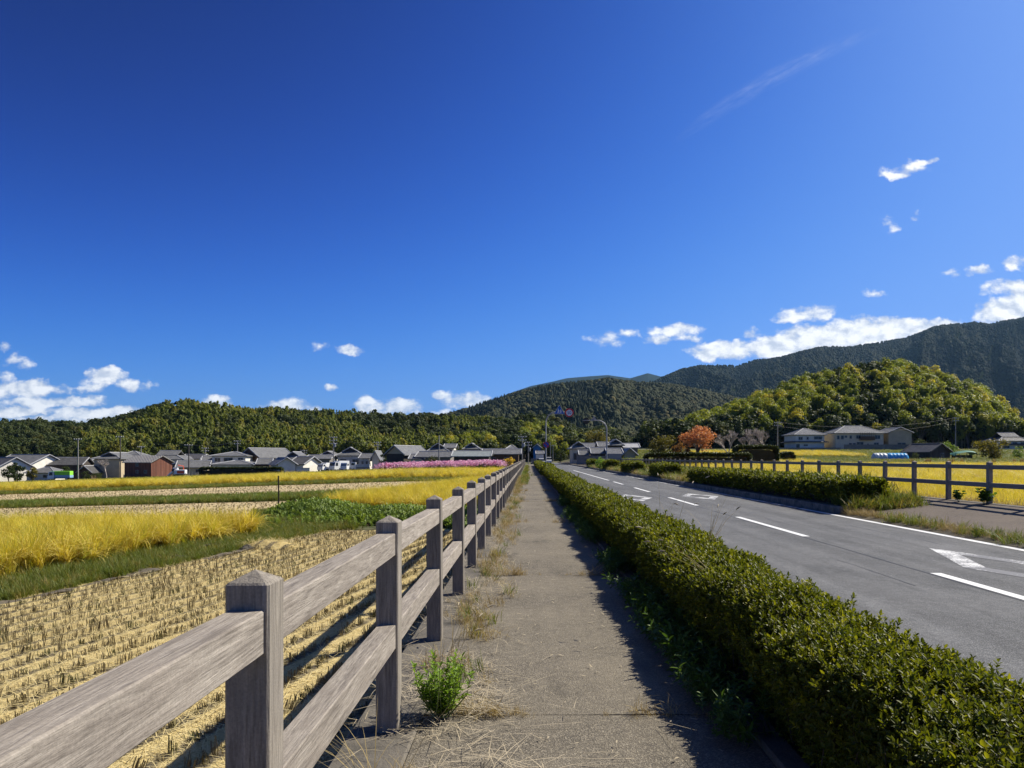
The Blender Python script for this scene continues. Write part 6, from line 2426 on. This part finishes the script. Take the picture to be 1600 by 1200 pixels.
# ------------------------------------------------------------------ single trees
def tree(name, label, px, top, Y, wpx, m, seed, n=1700, leaf=.075, trunk=.3, cat_='tree', group=None, zb=None, gaps=.0, proto='broad'):
    X = gx(px, Y)
    zb = float(terrain(X, Y)) if zb is None else zb
    h = gz(top, Y) - zb
    wd = wpx * Y / F
    t = thing(name, label, cat_, (X, Y, zb), 0, group)
    r = np.random.default_rng(seed)
    nl = 26
    c = sph(nl, r) * r.uniform(.3, 1.0, (nl, 1)) ** .5
    c[:, 2] = np.abs(c[:, 2]) * (np.where(r.random(nl) < .7, 1, -.5) if trunk > .28 else np.where(r.random(nl) < .5, 1, -.95))
    ctr = np.array([0, 0, h * (trunk + (1 - trunk) * .42)])
    ax = np.array([wd * .42, wd * .42, h * (1 - trunk) * .50])
    c = c * ax + ctr
    lr = r.uniform(.12, .22, nl) * wd
    k = r.integers(0, nl, n)
    nn = sph(n, r)
    P = c[k] + nn * lr[k][:, None] * (r.random((n, 1)) ** .4) * np.array([1, 1, .75])
    v = cards(P, unit(nn + sph(n, r) * .8), leaf * h * r.uniform(.5, 1.2, n), .65, rng=r)
    link('crown', np_mesh('crown', v[0], v[1], m), t)
    pt = [qtube([(0, 0, -.2), (.02 * h, 0, h * trunk * .6), (0, .02 * h, h * .55)], [.035 * h, .024 * h, .012 * h], 8) + (0,)]
    for j in range(12):
        s = r.uniform(.6, 1.1) * trunk * h
        pt.append(qtube([(0, 0, s), tuple(c[j] * np.array([.5, .5, 1]) * .5 + np.array([0, 0, s * .6])), tuple(c[j])], [.014 * h, .009 * h, .003 * h], 5) + (0,))
    V, Fq, mi = cat(pt)
    link('trunk', np_mesh('trunk', V, Fq, M['bark']), t)
    return t


M['maple'] = leafmat('maple_leaf', (0.58, 0.25, 0.10), (0.67, 0.35, 0.15), 0.55, 0.35, 0.25, tcol=(1.1, .9, .6))
M['olive'] = leafmat('yellowing_leaf', (0.13, 0.12, 0.025), (0.21, 0.18, 0.035), 0.55, 0.35, 0.25)
M['rusty'] = leafmat('rusty_leaf', (0.24, 0.12, 0.04), (0.32, 0.17, 0.05), 0.55, 0.35, 0.25)
M['yellowflower'] = leafmat('yellow_bloom', (0.62, 0.42, 0.02), (0.50, 0.40, 0.03), 0.55, 0.35, 0.25)
tree('maple_tree', 'orange maple in autumn colour beyond the far fence', 1090, 664.5, 114, 58, M['maple'], 1, 2600, .06, .32)
tree('olive_green_tree', 'yellowing olive-green tree left of the orange maple', 1038, 677, 116, 62, M['olive'], 2, 2400, .07, .22)
tree('rusty_shrub_tree', 'small rusty brown tree between the olive tree and the maple', 1064, 688, 112, 30, M['rusty'], 3, 1200, .09, .2)
tree('small_garden_tree', 'rounded dark tree by the right road end beside the farmhouse', 876, 702, 246, 20, M['broadleaf'], 4, 900, .09, .15)
tree('round_bush_tree', 'loose brownish green bush right of the tarpaulin shelter', 1552, 683, 150, 56, M['olive'], 5, 2200, .09, .1)
tree('round_bush_tree', 'pale green bush on the slope behind the black field shed', 1480, 688, 175, 30, M['bush_leaf'], 6, 1200, .1, .1)
tree('round_bush_tree', 'dark shrub beside the beige terrace house', 1440, 684, 225, 24, M['broadleaf'], 7, 1000, .1, .1)
tree('round_bush_tree', 'dark round bush left of the black field shed', 1430, 706, 151, 14, M['broadleaf'], 8, 700, .12, .1)
tree('round_bush_tree', 'light green bush at the right frame edge below the dark-roofed house', 1592, 695, 165, 22, M['bush_leaf'], 9, 900, .1, .1)
tree('garden_pine', 'dark clipped garden pine in front of the left farmhouse', 27, 720, 190, 24, M['conifer'], 10, 1100, .1, .08)
tree('garden_pine', 'tall dark cloud-pruned pine beside the low tiled outbuilding', 13, 726, 187, 24, M['broadleaf'], 11, 900, .1, .1)
tree('garden_shrub', 'round olive shrub beside the green-topped truck cab', 50, 729, 186, 16, M['olive'], 12, 700, .12, .1)
tree('garden_shrub', 'dark garden tree between the truck load and the dark house', 102, 727, 190, 16, M['broadleaf'], 13, 700, .12, .15)
tree('garden_shrub', 'low dark shrubs under the beige house wall', 152, 738, 184, 20, M['broadleaf'], 14, 800, .12, .05)
tree('garden_shrub', 'clump of dark shrubs at the left end of the barn', 134, 735, 186, 14, M['broadleaf'], 15, 600, .12, .05)
tree('garden_shrub', 'dark garden trees between trucks and timber barn', 600, 705, 184, 18, M['conifer'], 16, 900, .1, .1)
tree('garden_shrub', 'dark garden tree behind the lean-to of the timber barn', 676, 712, 166, 26, M['broadleaf'], 17, 900, .1, .1)
tree('garden_shrub', 'dark tree standing above the long roof near the road end', 782, 692, 205, 26, M['broadleaf'], 18, 1000, .1, .1)
tree('yellow_flower_bush', 'bright yellow flowering bush at the end of the pink flowers', 796, 712, 118, 20, M['yellowflower'], 19, 900, .1, .1)
tree('yellow_flower_bush', 'tall yellow-green weed clump at the foot of the right sign pole', 938, 713, 94, 17, M['bright_leaf'], 20, 900, .1, .05, zb=.1)
tree('lone_ridge_tree', 'round dark tree rising above the left ridge', 435, 628, 425, 22, M['broadleaf'], 21, 1200, .09, .15, zb=18)
tree('lone_ridge_tree', 'irregular dark tree on the ridge right of the round one', 478, 637, 425, 20, M['broadleaf'], 22, 1000, .1, .15, zb=17)
tree('lone_ridge_tree', 'dark rounded tree on the ridge above the village middle', 584, 638, 425, 24, M['broadleaf'], 23, 1200, .09, .15, zb=15)
tree('roundtop_tree', 'big round olive-yellow tree behind the right road-end roofs', 932, 670, 215, 46, M['olive'], 24, 2200, .07, .15)


def bare_tree(label, px, top, Y, wpx, seed):
    r = np.random.default_rng(seed)
    X = gx(px, Y)
    zb = float(terrain(X, Y))
    h = gz(top, Y) - zb
    wd = wpx * Y / F
    t = thing('bare_tree', label, 'tree', (X, Y, zb), 0, 'leafless trees')
    segs = []

    def grow(p, d, ln, rad, lev):
        e = p + d * ln
        segs.append(qtube([tuple(p), tuple((p + e) / 2 + r.normal(0, ln * .04, 3)), tuple(e)], [rad, rad * .8, rad * .6], 4 if lev < 2 else 3) + (0,))
        if lev >= 5:
            return
        for k in range(3 if lev == 0 else 4 if lev < 4 else 6):
            a = r.uniform(0, 2 * PI)
            sp = r.uniform(.35, .8)
            o_ = np.array([math.cos(a), math.sin(a), 0])
            nd = unit(d + o_ * sp + np.array([0, 0, .12]))
            grow(p + d * ln * r.uniform(.7, 1.0), nd, ln * r.uniform(.6, .8), rad * .58, lev + 1)
    grow(np.zeros(3) - np.array([0, 0, .1]), unit(np.array([r.normal(0, .1), r.normal(0, .1), 1])), h * .26, h * .022, 0)
    V, Fq, mi = cat(segs)
    zmax = V[:, 2].max()
    xm = np.abs(V[:, :2]).max()
    V[:, 2] *= h / zmax
    V[:, :2] *= wd / 2 / xm
    nt_ = len(segs[0][0])
    link('trunk', np_mesh('trunk', segs[0][0], segs[0][1], M['greybark']), t)
    link('branches', np_mesh('branches', V, Fq, M['greybark']), t)


M['greybark'] = mat('grey_twigs', (0.40, 0.345, 0.30), 0.9, (0.48, 0.42, 0.37), 3.0)
bare_tree('leafless grey tree directly right of the orange maple', 1138, 671, 112, 46, 1)
bare_tree('leafless grey tree, middle of the three right of the maple', 1165, 669, 114, 50, 2)
bare_tree('leafless grey tree nearest the clipped hedge block', 1190, 668, 116, 48, 3)
bare_tree('leafless brownish shrub tree in front of the beige house', 166, 716, 182, 34, 4)


# ------------------------------------------------------------------ pink flower field
def cosmos_proto(seed):
    r = np.random.default_rng(seed)
    n = 26
    b = np.c_[r.normal(0, .12, (n, 2)), np.zeros(n)]
    v1 = blades(b, r.uniform(0, 6.28, n), r.uniform(.02, .3, n), r.uniform(0, .4, n), r.uniform(.6, 1.0, n), np.full(n, .02), 3)
    k = 20
    P = np.c_[r.normal(0, .20, (k, 2)), r.uniform(.72, 1.08, k)]
    v2 = cards(P, unit(sph(k, r) + np.array([0, -.6, .5])), r.uniform(.10, .16, k), 1.0, rng=r)
    V, Fq, mi = cat([v1 + (0,), v2 + (1,)])
    return np_mesh('cosmos', V, Fq, [M['cosmos_stem'], M['cosmos_pink']], mi=mi)


M['cosmos_stem'] = leafmat('cosmos_stem', (0.10, 0.15, 0.04), (0.16, 0.19, 0.06), 0.6, 0.35, 0.2)
M['cosmos_pink'] = leafmat('cosmos_petal', (0.66, 0.34, 0.46), (0.80, 0.56, 0.64), 0.6, 0.35, 0.2, cc=(0.58, 0.16, 0.32), tcol=(1.1, .9, 1.0))
C_cos = proto_collection('cosmos_clump', [cosmos_proto(i) for i in range(4)])
grassy('cosmos_flowers', [(gx(592, 107), 107), (gx(786, 112), 112), (gx(784, 138), 138), (gx(600, 132), 132)], 4200, C_cos, (.9, 1.3), 0, 61, 4, hz=1.4, label='broad bed of pink cosmos flowers in front of the village', category='flowers')
# fields and grass on the rising ground to the right
grassy('slope_grass', [(14, 97), (80, 101), (95, 150), (16, 145)], 9000, sc=(.9, 1.8), seed=62, hz=2.5)
grassy('slope_grass', [(18, 145), (120, 150), (160, 236), (22, 225)], 9000, sc=(.9, 1.8), seed=63, hz=3.5)
rice_field('standing_rice', [(40, 170), (75, 170), (80, 205), (42, 205)], .9, 'narrow yellow rice strip below the terrace houses', 7, 1.0, hz=2.4)
rice_field('standing_rice', [(27, 118), (45, 118), (47, 136), (28, 134)], .8, 'yellow rice patch left of the blue crop tunnel', 8, 1.0, hz=2.2)
grassy('village_grass', [(-150, 104), (-2, 106), (-2, 170), (-150, 180)], 12000, sc=(.6, 1.2), seed=64, hz=3.0)
grassy('road_end_grass', [(9.2, 118), (16, 118), (40, 200), (9, 200)], 3000, sc=(.9, 1.8), seed=65, hz=2.5)

# ------------------------------------------------------------------ thin autumn haze over the whole valley
m = bpy.data.materials.new('haze')
m.use_nodes = True
nt = m.node_tree
nt.nodes.clear()
pv = nt.nodes.new('ShaderNodeVolumePrincipled')
pv.inputs['Color'].default_value = (0.36, 0.66, 1.0, 1.0)
pv.inputs['Density'].default_value = 2.6e-5
pv.inputs['Anisotropy'].default_value = 0.2
mo = nt.nodes.new('ShaderNodeOutputMaterial')
nt.links.new(pv.outputs[0], mo.inputs['Volume'])
q = MB()
q.box(-14000, 14000, -300, 14000, -8.5, 1000)
q.build('haze', m, kind='stuff')
